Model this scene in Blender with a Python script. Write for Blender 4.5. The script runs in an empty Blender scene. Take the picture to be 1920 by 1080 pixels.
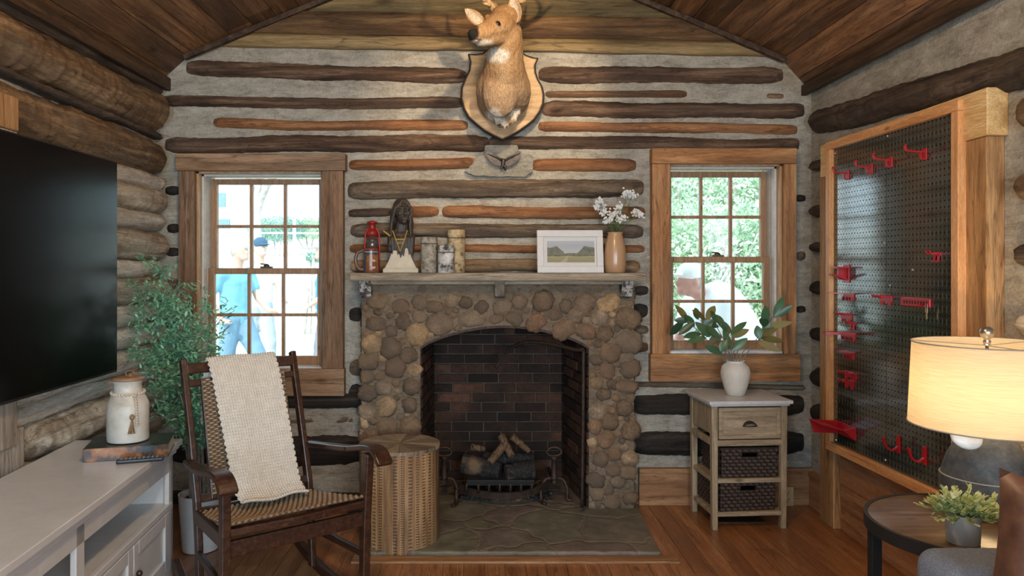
import bpy, math, random
from math import sin, cos, pi, sqrt, atan2, radians
from mathutils import Vector, Matrix, noise
random.seed(11)
R = random.Random(5)
V = Vector
scene = bpy.context.scene
col = scene.collection
F = 1400.0; VX = 900.0; VY = 497.0; EZ = 1.39   # focal length in pixels, vanishing point, eye height

def P(px, py, Y):
    return V(((px - VX) * Y / F, Y, EZ - (py - VY) * Y / F))
def nz(x, y=0.0, z=0.0):
    return noise.noise(V((x, y, z)))

# ------------------------------------------------------------------ materials
MATS = {}
class NT:
    def __init__(s, name):
        m = bpy.data.materials.new(name); m.use_nodes = True
        s.m = m; s.t = m.node_tree; s.n = s.t.nodes; s.l = s.t.links
        s.n.clear()
        s.out = s.n.new('ShaderNodeOutputMaterial')
        s.b = s.n.new('ShaderNodeBsdfPrincipled')
        s.l.new(s.b.outputs[0], s.out.inputs[0])
        MATS[name] = m
    def new(s, t, **kw):
        n = s.n.new(t)
        for k, v in kw.items(): setattr(n, k, v)
        return n
    def link(s, a, b): s.l.new(a, b)
    def coord(s, scale=(1, 1, 1), rnd=True, kind='Object'):
        tc = s.new('ShaderNodeTexCoord')
        mp = s.new('ShaderNodeMapping'); mp.inputs['Scale'].default_value = scale
        s.link(tc.outputs[kind], mp.inputs['Vector'])
        if rnd:
            oi = s.new('ShaderNodeObjectInfo')
            mu = s.new('ShaderNodeMath', operation='MULTIPLY'); mu.inputs[1].default_value = 37.0
            s.link(oi.outputs['Random'], mu.inputs[0])
            s.link(mu.outputs[0], mp.inputs['Location'])
        return mp.outputs[0]
    def noise(s, vec, scale, detail=5, rough=0.6, dist=0.0):
        n = s.new('ShaderNodeTexNoise')
        n.inputs['Scale'].default_value = scale; n.inputs['Detail'].default_value = detail
        n.inputs['Roughness'].default_value = rough; n.inputs['Distortion'].default_value = dist
        s.link(vec, n.inputs['Vector']); return n.outputs[0]
    def ramp(s, fac, stops, interp='LINEAR'):
        r = s.new('ShaderNodeValToRGB'); r.color_ramp.interpolation = interp
        e = r.color_ramp.elements
        while len(e) < len(stops): e.new(0.5)
        for i, (p, c) in enumerate(stops):
            e[i].position = p; e[i].color = (c[0], c[1], c[2], 1) if not isinstance(c, float) else (c, c, c, 1)
        s.link(fac, r.inputs[0]); return r.outputs[0]
    def mix(s, fac, a, b, mode='MIX'):
        m = s.new('ShaderNodeMix', data_type='RGBA', blend_type=mode)
        for x, i in ((fac, 0), (a, 6), (b, 7)):
            if isinstance(x, (int, float)): m.inputs[i].default_value = x
            elif isinstance(x, tuple): m.inputs[i].default_value = (*x, 1)
            else: s.link(x, m.inputs[i])
        return m.outputs[2]
    def math(s, op, a, b=None, c=None):
        m = s.new('ShaderNodeMath', operation=op)
        for i, x in enumerate((a, b, c)):
            if x is None: continue
            if isinstance(x, (int, float)): m.inputs[i].default_value = x
            else: s.link(x, m.inputs[i])
        return m.outputs[0]
    def attr(s, name='tint'):
        a = s.new('ShaderNodeAttribute'); a.attribute_name = name; return a
    def bump(s, h, strength=0.4, dist=0.01):
        b = s.new('ShaderNodeBump'); b.inputs['Strength'].default_value = strength
        b.inputs['Distance'].default_value = dist
        s.link(h, b.inputs['Height']); s.link(b.outputs[0], s.b.inputs['Normal'])
    def set(s, color=None, rough=0.6, metal=0.0, spec=0.5, **kw):
        if color is not None:
            if isinstance(color, tuple): s.b.inputs['Base Color'].default_value = (*color, 1)
            else: s.link(color, s.b.inputs['Base Color'])
        if isinstance(rough, (int, float)): s.b.inputs['Roughness'].default_value = rough
        else: s.link(rough, s.b.inputs['Roughness'])
        s.b.inputs['Metallic'].default_value = metal
        s.b.inputs['Specular IOR Level'].default_value = spec
        for k, v in kw.items():
            s.b.inputs[k.replace('_', ' ')].default_value = v
        return s.m

def plain(name, c, rough=0.5, metal=0.0, spec=0.5, var=0.12, nscale=25, bump=0.15, **kw):
    t = NT(name); co = t.coord()
    n = t.noise(co, nscale)
    c0 = tuple(max(0, x * (1 - var)) for x in c); c1 = tuple(min(1, x * (1 + var)) for x in c)
    t.set(t.ramp(n, [(0.3, c0), (0.7, c1)]), rough, metal, spec, **kw)
    if bump: t.bump(n, bump, 0.004)
    return t.m

AX = {'x': (1.0, 14, 14), 'y': (14, 1.0, 14), 'z': (14, 14, 1.0)}
def wood(name, dark, mid, light, axis='x', sc=1.0, rough=0.6, bump=0.5, patch=None, pfac=0.5, crack=True, tint=0.0, spec=0.35, sheen=0):
    t = NT(name); a = AX[axis]
    co = t.coord(tuple(x * sc for x in a))
    n = t.noise(co, 1.6, 8, 0.65, 0.6)
    c = t.ramp(n, [(0.34, dark), (0.5, mid), (0.64, light)])
    co2 = t.coord(tuple(x ** 0.45 * sc for x in a))
    n2 = t.noise(co2, 2.2, 4, 0.6, 0.3)
    if patch:
        c = t.mix(t.ramp(n2, [(0.45, 0.0), (0.62, pfac)]), c, patch)
    else:
        c = t.mix(t.ramp(n2, [(0.35, 0.0), (0.7, 0.45)]), c, mid)
    # knots
    vo = t.new('ShaderNodeTexVoronoi'); vo.inputs['Scale'].default_value = 2.2
    t.link(t.coord(tuple(x ** 0.3 * sc for x in a)), vo.inputs['Vector'])
    c = t.mix(t.ramp(vo.outputs['Distance'], [(0.035, 0.75), (0.10, 0.0)]), c, tuple(x * 0.45 for x in dark))
    if crack:
        n3 = t.noise(t.coord(tuple(x * 0.8 * sc for x in a)), 1.3, 3, 0.5, 1.0)
        cr = t.ramp(n3, [(0.487, 0.0), (0.5, 1.0), (0.513, 0.0)])
        c = t.mix(t.math('MULTIPLY', cr, 0.6), c, tuple(x * 0.3 for x in dark))
    if tint:
        at = t.attr().outputs['Fac']
        c = t.mix(1.0, c, t.ramp(at, [(0.0, 1 - tint), (1.0, 1 + tint * 0.8)]), 'MULTIPLY')
    nf = t.noise(t.coord(tuple(x * 2.2 * sc for x in a)), 9, 6, 0.75)
    c = t.mix(1.0, c, t.ramp(nf, [(0.32, 0.62), (0.5, 1.0), (0.68, 1.32)]), 'MULTIPLY')
    t.set(c, rough, 0, spec)
    t.bump(t.math('ADD', n, t.math('MULTIPLY', nf, 0.7)), bump, 0.012)
    return t.m

def tinted(name, stops, rough=0.8, nscale=30, var=0.35, bump=0.5, spec=0.3, dark=None):
    """colour comes from the per-stone tint, broken up by noise"""
    t = NT(name); co = t.coord(rnd=False)
    n = t.noise(co, nscale, 6, 0.7)
    at = t.attr().outputs['Fac']
    c = t.ramp(at, stops)
    c = t.mix(1.0, c, t.ramp(n, [(0.3, 1 - var), (0.7, 1 + var * 0.6)]), 'MULTIPLY')
    nh = t.noise(co, nscale * 6, 5, 0.75)
    c = t.mix(1.0, c, t.ramp(nh, [(0.35, 0.72), (0.65, 1.25)]), 'MULTIPLY')
    n = t.math('ADD', n, t.math('MULTIPLY', nh, 0.4))
    if dark:
        n2 = t.noise(co, 3.0, 4, 0.6)
        c = t.mix(t.ramp(n2, [(0.42, 0.0), (0.6, 0.8)]), c, dark)
    t.set(c, rough, 0, spec); t.bump(n, bump, 0.01)
    return t.m

def vcol(name, rough=0.8, nscale=60, var=0.25, bump=0.3, stretch=(1, 1, 1), spec=0.3, **kw):
    t = NT(name); co = t.coord(stretch)
    n = t.noise(co, nscale, 4, 0.7)
    at = t.attr('Col').outputs['Color']
    c = t.mix(1.0, at, t.ramp(n, [(0.3, 1 - var), (0.7, 1 + var * 0.5)]), 'MULTIPLY')
    t.set(c, rough, 0, spec, **kw); t.bump(n, bump, 0.004)
    return t.m

# ------------------------------------------------------------------ mesh builder
class MB:
    def __init__(s): s.v = []; s.f = []; s.t = []; s.tint = 0.5; s.T = None
    def add(s, vs, fs, tint=None):
        o = len(s.v)
        if s.T: vs = [s.T(V(p)) for p in vs]
        s.v += [tuple(p) for p in vs]
        s.f += [tuple(i + o for i in f) for f in fs]
        s.t += [s.tint if tint is None else tint] * len(vs)
    def box(s, c, d, rot=None, tint=None):
        hx, hy, hz = d[0] / 2, d[1] / 2, d[2] / 2
        vs = [V((x, y, z)) for x in (-hx, hx) for y in (-hy, hy) for z in (-hz, hz)]
        if rot is not None: vs = [rot @ p for p in vs]
        c = V(c); vs = [p + c for p in vs]
        s.hexa(vs, tint)
    def hexa(s, vs, tint=None):
        s.add(vs, [(0, 1, 3, 2), (4, 6, 7, 5), (0, 4, 5, 1), (2, 3, 7, 6), (0, 2, 6, 4), (1, 5, 7, 3)], tint)
    def mm(s, x0, x1, y0, y1, z0, z1, tint=None):
        s.box(((x0 + x1) / 2, (y0 + y1) / 2, (z0 + z1) / 2), (abs(x1 - x0), abs(y1 - y0), abs(z1 - z0)), tint=tint)
    def beam(s, a, b, w, h, up=V((0, 0, 1)), tint=None):
        """bar of section w x h from a to b"""
        a = V(a); b = V(b); d = (b - a); L = d.length; d.normalize()
        sd = d.cross(V(up)); sd = sd.normalized() if sd.length > 1e-4 else V((1, 0, 0))
        u = sd.cross(d).normalized()
        m = Matrix((sd, d, u)).transposed()
        s.box((a + b) / 2, (w, L, h), m, tint)
    def ribbon(s, pts, w, h, side, tint=None):
        """bar following pts; section w along side, h perpendicular"""
        pts = [V(p) for p in pts]; n = len(pts); vs = []; side = V(side).normalized()
        for i, p in enumerate(pts):
            d = (pts[min(i + 1, n - 1)] - pts[max(i - 1, 0)]).normalized()
            u = side.cross(d).normalized()
            ww = w[i] if isinstance(w, (list, tuple)) else w
            hh = h[i] if isinstance(h, (list, tuple)) else h
            for a, b in ((-1, -1), (1, -1), (1, 1), (-1, 1)):
                vs.append(p + side * a * ww / 2 + u * b * hh / 2)
        fs = [(0, 1, 2, 3), tuple(4 * (n - 1) + k for k in (3, 2, 1, 0))]
        for i in range(n - 1):
            for k in range(4):
                a = 4 * i + k; b = 4 * i + (k + 1) % 4
                fs.append((a, a + 4, b + 4, b))
        s.add(vs, fs, tint)
    def tube(s, pts, r, seg=10, tint=None, closed=False, sx=1.0):
        pts = [V(p) for p in pts]; n = len(pts); vs = []; fs = []
        d0 = (pts[1] - pts[0]).normalized()
        u = d0.orthogonal().normalized()
        for i, p in enumerate(pts):
            if closed: d = (pts[(i + 1) % n] - pts[i - 1]).normalized()
            else: d = (pts[min(i + 1, n - 1)] - pts[max(i - 1, 0)]).normalized()
            u = (u - d * u.dot(d)); u = u.normalized() if u.length > 1e-6 else d.orthogonal().normalized()
            w = d.cross(u)
            rr = r[i] if isinstance(r, (list, tuple)) else r
            for k in range(seg):
                a = 2 * pi * k / seg
                vs.append(p + u * cos(a) * rr + w * sin(a) * rr * sx)
        for i in range(n if closed else n - 1):
            j = (i + 1) % n
            for k in range(seg):
                k2 = (k + 1) % seg
                fs.append((i * seg + k, i * seg + k2, j * seg + k2, j * seg + k))
        if not closed:
            fs.append(tuple(range(seg - 1, -1, -1))); fs.append(tuple((n - 1) * seg + k for k in range(seg)))
        s.add(vs, fs, tint)
    def lathe(s, prof, c=(0, 0, 0), seg=32, tint=None, wob=None, ring=False):
        c = V(c); vs = []; fs = []; n = len(prof)
        for (r, z) in prof:
            for k in range(seg):
                a = 2 * pi * k / seg
                rr = max(r, 1e-4)
                if wob: rr *= wob(a, z)
                vs.append(c + V((rr * cos(a), rr * sin(a), z)))
        for i in range(n - 1):
            for k in range(seg):
                k2 = (k + 1) % seg
                fs.append((i * seg + k, i * seg + k2, (i + 1) * seg + k2, (i + 1) * seg + k))
        if ring:
            for k in range(seg):
                k2 = (k + 1) % seg; fs.append(((n - 1) * seg + k, (n - 1) * seg + k2, k2, k))
        else:
            fs.append(tuple(range(seg - 1, -1, -1))); fs.append(tuple((n - 1) * seg + k for k in range(seg)))
        s.add(vs, fs, tint)
    def prism(s, poly, fn, t0, t1, tint=None):
        """poly of (a,b); fn(a,b,t) -> point"""
        n = len(poly)
        vs = [fn(a, b, t0) for a, b in poly] + [fn(a, b, t1) for a, b in poly]
        fs = [tuple(range(n)), tuple(range(2 * n - 1, n - 1, -1))]
        for i in range(n):
            j = (i + 1) % n
            fs.append((i, i + n, j + n, j))
        s.add(vs, fs, tint)
    def grid(s, fn, nu, nv, tint=None, wrap=False):
        vs = [fn(i / nu, j / nv) for j in range(nv + 1) for i in range(nu + (0 if wrap else 1))]
        w = nu if wrap else nu + 1; fs = []
        for j in range(nv):
            for i in range(nu):
                i2 = (i + 1) % w
                fs.append((j * w + i, j * w + i2, (j + 1) * w + i2, (j + 1) * w + i))
        s.add(vs, fs, tint)
    def ell(s, c, r, rot=None, seg=16, rings=10, tint=None, nf=0.0, ns=3.0, seed=0.0):
        c = V(c); vs = []; fs = []
        if isinstance(r, (int, float)): r = (r, r, r)
        for j in range(rings + 1):
            th = pi * j / rings
            for k in range(seg):
                a = 2 * pi * k / seg
                p = V((sin(th) * cos(a), sin(th) * sin(a), cos(th)))
                q = 1 + (nf * nz(p.x * ns + seed, p.y * ns, p.z * ns + seed * 2) if nf else 0)
                p = V((p.x * r[0] * q, p.y * r[1] * q, p.z * r[2] * q))
                if rot is not None: p = rot @ p
                vs.append(c + p)
        for j in range(rings):
            for k in range(seg):
                k2 = (k + 1) % seg
                fs.append((j * seg + k, (j + 1) * seg + k, (j + 1) * seg + k2, j * seg + k2))
        s.add(vs, fs, tint)
    def cap(s, a, b, ra, rb, seg=14, tint=None):
        """tapered capsule"""
        a = V(a); b = V(b); d = b - a; L = d.length
        if L < 1e-5: return s.ell(a, ra, tint=tint)
        d.normalize(); pts = []; rs = []
        for k in range(5):
            t = -pi / 2 + pi / 2 * k / 4 * 0.999 + 0.02 * (k == 0)
            pts.append(a + d * ra * sin(t)); rs.append(ra * cos(t))
        for k in range(5):
            t = pi / 2 * k / 4 * 0.98
            pts.append(b + d * rb * sin(t)); rs.append(max(rb * cos(t), 1e-4))
        s.tube(pts, rs, seg, tint)
    def leaf(s, base, d, up, L, W, fold=0.15, curl=0.2, tint=None, n=4):
        base = V(base); d = V(d).normalized(); sd = d.cross(V(up))
        sd = sd.normalized() if sd.length > 1e-4 else d.orthogonal().normalized()
        u = sd.cross(d).normalized(); vs = []; fs = []
        for i in range(n + 1):
            t = i / n; w = W / 2 * sin(pi * min(0.04 + t * 0.96, 0.985)) ** 0.7
            c = base + d * (L * t) - u * (curl * L * t * t)
            vs += [c - sd * w + u * fold * w, c, c + sd * w + u * fold * w]
        for i in range(n):
            for k in (0, 1):
                a = 3 * i + k; fs.append((a, a + 1, a + 4, a + 3))
        s.add(vs, fs, tint)
    def build(s, name, mat, parent=None, world=True, smooth=False, bevel=0.0, solid=0.0, subsurf=0, kind=None, label=None, cat=None, group=None, origin=None, segs=2, auto=None):
        vs = [V(p) for p in s.v]
        if parent is not None and world:
            m = wm(parent).inverted(); vs = [m @ p for p in vs]
        loc = V((0, 0, 0))
        if parent is None:
            if origin is None:
                xs = [p.x for p in vs]; ys = [p.y for p in vs]; zs = [p.z for p in vs]
                loc = V(((min(xs) + max(xs)) / 2, (min(ys) + max(ys)) / 2, min(zs)))
            else: loc = V(origin)
            vs = [p - loc for p in vs]
        me = bpy.data.meshes.new(name)
        me.from_pydata([tuple(p) for p in vs], [], s.f)
        me.update()
        a = me.attributes.new('tint', 'FLOAT', 'POINT')
        a.data.foreach_set('value', s.t)
        o = bpy.data.objects.new(name, me); col.objects.link(o)
        o.location = loc
        if parent is not None: o.parent = parent
        mats = mat if isinstance(mat, (list, tuple)) else [mat]
        for q in mats: me.materials.append(q.m if isinstance(q, NT) else q)
        fixnormals(me)
        if smooth: me.shade_smooth()
        if auto is not None:
            me.shade_smooth()
            me.set_sharp_from_angle(angle=radians(auto))
        if bevel:
            b = o.modifiers.new('bevel', 'BEVEL'); b.width = bevel; b.segments = segs; b.limit_method = 'ANGLE'
            b.angle_limit = radians(40)
        if solid:
            b = o.modifiers.new('solid', 'SOLIDIFY'); b.thickness = solid; b.offset = 0
        if subsurf:
            b = o.modifiers.new('sub', 'SUBSURF'); b.levels = subsurf; b.render_levels = subsurf
        tag(o, label, cat, group, kind)
        return o

def fixnormals(me):
    import bmesh
    b = bmesh.new(); b.from_mesh(me)
    bmesh.ops.recalc_face_normals(b, faces=b.faces)
    b.to_mesh(me); b.free()

def wm(o):
    m = o.matrix_basis.copy()
    return wm(o.parent) @ m if o.parent else m
def tag(o, label=None, cat=None, group=None, kind=None):
    if label: o['label'] = label
    if cat: o['category'] = cat
    if group: o['group'] = group
    if kind: o['kind'] = kind
def thing(name, label, cat, loc=(0, 0, 0), rz=0.0, group=None, kind=None):
    o = bpy.data.objects.new(name, None); col.objects.link(o)
    o.location = loc; o.rotation_euler = (0, 0, rz); o.empty_display_size = 0.05
    tag(o, label, cat, group, kind); return o
def dup(src, loc=None, rz=None, label=None, group=None, parent=None, scale=None):
    c = src.copy(); col.objects.link(c)
    if parent is not None: c.parent = parent
    if loc is not None: c.location = loc
    if rz is not None: c.rotation_euler = (0, 0, rz)
    if scale is not None: c.scale = (scale,) * 3
    if label: c['label'] = label
    if group: c['group'] = group
    for ch in list(src.children): dup(ch, parent=c)
    return c

def fuse(mb, name, mat, parent, voxel=0.01, smooth=2, color=None, fur=None, **kw):
    """melt overlapping solids into one continuous surface, then paint its natural colouring"""
    o = mb.build('tmp', mat, None, origin=(0, 0, 0))
    r = o.modifiers.new('r', 'REMESH'); r.mode = 'VOXEL'; r.voxel_size = voxel
    if smooth:
        q = o.modifiers.new('s', 'SMOOTH'); q.factor = 0.6; q.iterations = smooth
    dg = bpy.context.evaluated_depsgraph_get(); dg.update()
    me = bpy.data.meshes.new_from_object(o.evaluated_get(dg))
    bpy.data.objects.remove(o)
    me.name = name
    cols = None
    if color:
        cols = []
        for p in me.vertices:
            c = color(p.co); cols += [c[0], c[1], c[2], 1.0]
    if fur:
        for p in me.vertices: p.co += p.normal * fur(p.co)
    if parent is not None:
        me.transform(wm(parent).inverted())
    if cols:
        a = me.color_attributes.new('Col', 'FLOAT_COLOR', 'POINT'); a.data.foreach_set('color', cols)
    me.materials.clear(); me.materials.append(mat)
    me.shade_smooth()
    ob = bpy.data.objects.new(name, me); col.objects.link(ob)
    if parent is not None: ob.parent = parent
    tag(ob, kw.get('label'), kw.get('cat'), kw.get('group'), kw.get('kind'))
    return ob
def lerp(a, b, t): return a + (b - a) * t
def ss(a, b, x):
    t = max(0, min(1, (x - a) / (b - a))); return t * t * (3 - 2 * t)
def cmix(a, b, t): return tuple(a[i] + (b[i] - a[i]) * t for i in range(3))
def bez(pts, n=12):
    """Catmull-Rom through pts"""
    pts = [V(p) for p in pts]; out = []
    for i in range(len(pts) - 1):
        p0 = pts[max(i - 1, 0)]; p1 = pts[i]; p2 = pts[i + 1]; p3 = pts[min(i + 2, len(pts) - 1)]
        for k in range(n):
            t = k / n
            out.append(0.5 * ((2 * p1) + (p2 - p0) * t + (2 * p0 - 5 * p1 + 4 * p2 - p3) * t * t + (3 * p1 - p0 - 3 * p2 + p3) * t ** 3))
    out.append(pts[-1]); return out

# ---- palette
m_chink = None
def make_chink(name, c0, c1, c2, stain):
    t = NT(name); co = t.coord(rnd=False)
    n = t.noise(t.coord((3, 3, 6), rnd=False), 2.0, 8, 0.7, 0.4)
    c = t.ramp(n, [(0.3, c0), (0.5, c1), (0.72, c2)])
    n2 = t.noise(co, 2.3, 5, 0.65, 0.5)
    c = t.mix(t.ramp(n2, [(0.55, 0.0), (0.7, 0.5)]), c, stain)
    nh = t.noise(co, 70, 6, 0.75); ns = t.noise(t.coord((2, 2, 9), rnd=False), 5, 7, 0.7, 1.2)
    c = t.mix(1.0, c, t.ramp(nh, [(0.32, 0.74), (0.5, 1.0), (0.68, 1.16)]), 'MULTIPLY')
    c = t.mix(1.0, c, t.ramp(ns, [(0.36, 0.80), (0.55, 1.06)]), 'MULTIPLY')
    t.set(c, 0.95, 0, 0.15)
    h = t.math('ADD', t.math('ADD', n, ns), t.math('MULTIPLY', nh, 0.6))
    t.bump(h, 0.8, 0.014)
    return t.m
m_chink = make_chink('chinking', (.29, .262, .21), (.46, .425, .35), (.60, .565, .48), (.36, .26, .16))
L_dark = wood('log dark', (.03, .018, .012), (.12, .068, .040), (.27, .17, .105), 'x', 1, .75, .6, patch=(.055, .04, .034))
L_brown = wood('log brown', (.07, .036, .02), (.19, .105, .055), (.35, .22, .12), 'x', 1, .75, .6, patch=(.09, .07, .055))
L_orange = wood('log orange', (.14, .055, .022), (.29, .125, .05), (.43, .21, .09), 'x', 1, .7, .45, patch=(.19, .10, .055))
L_tan = wood('log tan', (.13, .08, .038), (.31, .195, .10), (.50, .34, .185), 'x', 1, .75, .5, patch=(.14, .11, .08))
L_grey = wood('log weathered', (.06, .043, .03), (.20, .143, .094), (.37, .275, .185), 'x', 1, .8, .7, patch=(.09, .07, .055), pfac=.7)
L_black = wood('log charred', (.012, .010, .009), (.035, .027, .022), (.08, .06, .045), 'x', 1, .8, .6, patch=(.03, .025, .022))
Y_brown = wood('side log brown', (.07, .038, .018), (.20, .12, .06), (.36, .24, .13), 'y', 1, .7, .5, patch=(.12, .095, .07))
Y_tan = wood('side log tan', (.20, .155, .11), (.48, .40, .30), (.70, .62, .50), 'y', 1, .7, .6, patch=(.30, .23, .16), pfac=.6)
Y_pale = wood('side log pale', (.36, .31, .25), (.66, .61, .53), (.85, .81, .74), 'y', 1, .75, .6, patch=(.42, .35, .28), pfac=.5)
Y_dark = wood('side log dark', (.03, .02, .014), (.085, .058, .04), (.17, .12, .085), 'y', 1, .75, .6, patch=(.05, .04, .03))
Y_black = wood('side log charred', (.012, .010, .009), (.035, .027, .022), (.08, .06, .045), 'y', 1, .8, .6, patch=(.03, .025, .022))
W_case = wood('barnwood casing', (.10, .055, .03), (.24, .135, .075), (.37, .22, .125), 'z', .8, .75, .4, patch=(.2, .14, .095))
W_caseh = wood('barnwood casing level', (.14, .075, .04), (.30, .18, .10), (.44, .28, .17), 'x', .8, .75, .4, patch=(.2, .14, .095))
W_case2 = wood('pine casing', (.20, .085, .03), (.42, .19, .07), (.58, .31, .13), 'z', .8, .65, .3, patch=(.32, .17, .08))
W_case2h = wood('pine casing level', (.20, .085, .03), (.42, .19, .07), (.58, .31, .13), 'x', .8, .65, .3, patch=(.32, .17, .08))
W_sash = wood('sash wood', (.24, .12, .055), (.36, .20, .10), (.46, .28, .15), 'z', 2, .4, .1, crack=False)
W_post = wood('rough post', (.24, .11, .04), (.46, .25, .10), (.62, .38, .18), 'z', .8, .7, .4, patch=(.3, .16, .07))
W_gold = wood('gold plank', (.50, .28, .10), (.68, .43, .18), (.80, .56, .28), 'y', .8, .6, .2, crack=False)
W_pegz = wood('pegboard frame upright', (.46, .19, .06), (.64, .31, .12), (.76, .42, .19), 'z', 1.6, .5, .15, crack=False)
W_pegy = wood('pegboard frame rail', (.46, .19, .06), (.64, .31, .12), (.76, .42, .19), 'y', 1.6, .5, .15, crack=False)
W_panel = wood('wainscot board', (.20, .08, .035), (.36, .165, .075), (.46, .24, .12), 'y', 1.2, .5, .2, crack=False)
W_base = wood('baseboard wood', (.20, .09, .04), (.37, .19, .085), (.50, .29, .14), 'x', 1.0, .55, .2, patch=(.26, .13, .06))
W_ceil = wood('ceiling plank', (.085, .038, .016), (.21, .10, .042), (.34, .18, .08), 'y', .9, .5, .25, patch=(.13, .075, .045), tint=.45)
W_rock = wood('rocker walnut', (.014, .006, .004), (.040, .015, .008), (.08, .032, .015), 'y', 2.5, .32, .08, crack=False, spec=.6)
W_white = None
# =================================================================== ROOM SHELL
WY = 4.35                       # back wall face
XL, XR = -1.88, 1.93
YR = -1.3                       # rear wall
def zc_(py, Y=4.30): return EZ - (py - VY) * Y / F
def xc_(px, Y=4.30): return (px - VX) * Y / F

W1 = (-1.643, -.91, .784, 1.933)
W2 = (1.093, 1.75, .877, 1.977)
FB = (-.36, .63, 1.06)
b = MB(); y0, y1 = WY, WY + .26
b.mm(XL - .25, W1[0], y0, y1, -.1, 2.3)
b.mm(W1[0], W1[1], y0, y1, -.1, W1[2]); b.mm(W1[0], W1[1], y0, y1, W1[3], 2.3)
b.mm(W1[1], FB[0], y0, y1, -.1, 2.3)
b.mm(FB[0], FB[1], y0, y1, FB[2], 2.3)
b.mm(FB[1], W2[0], y0, y1, -.1, 2.3)
b.mm(W2[0], W2[1], y0, y1, -.1, W2[2]); b.mm(W2[0], W2[1], y0, y1, W2[3], 2.3)
b.mm(W2[1], XR + .25, y0, y1, -.1, 2.3)
b.prism([(XL - .25, 2.3), (XR + .25, 2.3), (XR + .25, 2.42), (1.72, 2.62), (.02, 3.34), (-1.72, 2.62), (XL - .25, 2.42)],
        lambda a, z, t: V((a, t, z)), y0, y1)
wall_back = b.build('wall_back', m_chink, kind='structure', origin=(0, WY, 0))

def log(parent, mat, x0, x1, z0, z1, hz, pr, axis='x', yw=WY, seed=0, rough=1.0, sgn=-1, emb=.02, rag=1.0):
    """one half-buried log; z0/z1 heights of its centre at both ends, hz half height, pr how far it bulges out"""
    n = max(6, int(abs(x1 - x0) / .014)); seg = 16; L = abs(x1 - x0)
    vs = []; fs = []; m = MB()
    for i in range(n + 1):
        t = i / n; x = lerp(x0, x1, t)
        zc = lerp(z0, z1, t) + .012 * nz(x * 1.7, seed) * rough
        e = min(t, 1 - t) * L
        tq = max(0, min(1, e / (hz * (.7 if axis == 'y' else 1.6)))); tp = min(1, .25 + .75 * sqrt(tq)) if axis == 'y' else .72 + .28 * sqrt(tq)
        td = tp if axis == 'y' else .22 + .78 * sqrt(tq)
        for k in range(seg):
            a = 2 * pi * k / seg
            q = 1 + rough * (.16 * nz(x * 2.2, a * .5 + seed, 3) + .08 * nz(x * 9, cos(a) * 1.5 + seed, sin(a) * 1.5) + .085 * rag * nz(x * 30, cos(a) * 2 + seed, sin(a) * 2))
            # knots
            kk = nz(x * 4.5 + seed * 3, cos(a) + seed, sin(a)); q += .18 * max(0, kk - .42)
            dz = sin(a) * hz * q * tp; dy = cos(a) * pr * q * td
            if axis == 'x': vs.append(V((x, yw + sgn * (dy - emb) if sgn < 0 else yw + dy - emb, zc + dz)))
            else: vs.append(V((yw + sgn * (dy - emb), x, zc + dz)))
    for i in range(n):
        for k in range(seg):
            k2 = (k + 1) % seg
            fs.append((i * seg + k, i * seg + k2, (i + 1) * seg + k2, (i + 1) * seg + k))
    fs.append(tuple(range(seg - 1, -1, -1))); fs.append(tuple(n * seg + k for k in range(seg)))
    m.add(vs, fs)
    return m.build('log', mat, parent, smooth=True)

def blog(mat, xa, xb, ya0, ya1, yb0, yb1, pr=.05, sd=None, **kw):
    """back wall log from picture measures: x range and top/bottom at its two ends"""
    blog.i += 1
    za = (zc_(ya0) + zc_(ya1)) / 2; zb = (zc_(yb0) + zc_(yb1)) / 2
    hz = ((ya1 - ya0) + (yb1 - yb0)) / 4 * 4.3 / F * 1.06
    return log(wall_back, mat, xc_(xa), xc_(xb), za, zb, hz, pr, seed=blog.i * 7.3, **kw)
blog.i = 0
# big gable timbers
W_gab = wood('gable plank', (.06, .04, .015), (.15, .105, .045), (.27, .19, .085), 'x', .6, .8, .5, patch=(.13, .10, .05))
W_gab2 = wood('gable beam', (.05, .024, .01), (.13, .07, .03), (.24, .14, .06), 'x', .8, .75, .6, patch=(.07, .04, .02))
W_gab3 = wood('gable strip', (.12, .08, .03), (.26, .175, .075), (.38, .27, .125), 'x', .6, .7, .3, patch=(.22, .15, .07))
for (ya, yb_, yy, xx0, xx1, mat, th) in ((-210, -105, .03, 620, 1180, W_gab2, .05), (-105, -30, .03, 440, 1420, W_gab, .04), (-30, 27, .02, 360, 1500, W_gab, .05), (27, 68, .0, 372, 1470, W_gab2, .065), (68, 92, .0, 385, 1475, W_gab3, .045)):
    m = MB(); n = 60
    x0, x1 = xc_(xx0), xc_(xx1); zt, zb = zc_(ya), zc_(yb_)
    def ed(u, v, zt=zt, zb=zb, x0=x0, x1=x1, th=th, yy=yy):
        x = lerp(x0, x1, u); a = v * 2 * pi
        z = (zt + zb) / 2 + (zt - zb) / 2 * 1.04 * max(-1, min(1, 1.35 * sin(a))) + .007 * nz(x * 3, zt * 9, sin(a)) - (x * .018)
        y = WY + .01 - max(-1, min(1, 1.35 * cos(a))) * th * (1 + .15 * nz(x * 4, sin(a) * 2, zt))
        return V((x, y, z))
    m.grid(ed, 90, 16)
    m.build('timber', mat, wall_back, smooth=True)
blog(L_dark, 340, 878, 107, 137, 124, 156); blog(L_dark, 1008, 1478, 120, 152, 122, 155)
blog(L_brown, 1020, 1296, 164, 182, 166, 180, .035); blog(L_brown, 1440, 1480, 170, 182, 170, 182, .03)
blog(L_dark, 296, 872, 172, 195, 182, 203); blog(L_dark, 1015, 1518, 184, 216, 191, 219)
blog(L_orange, 392, 880, 220, 240, 222, 243, .045); blog(L_orange, 1008, 1505, 222, 243, 232, 252, .045)
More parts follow.
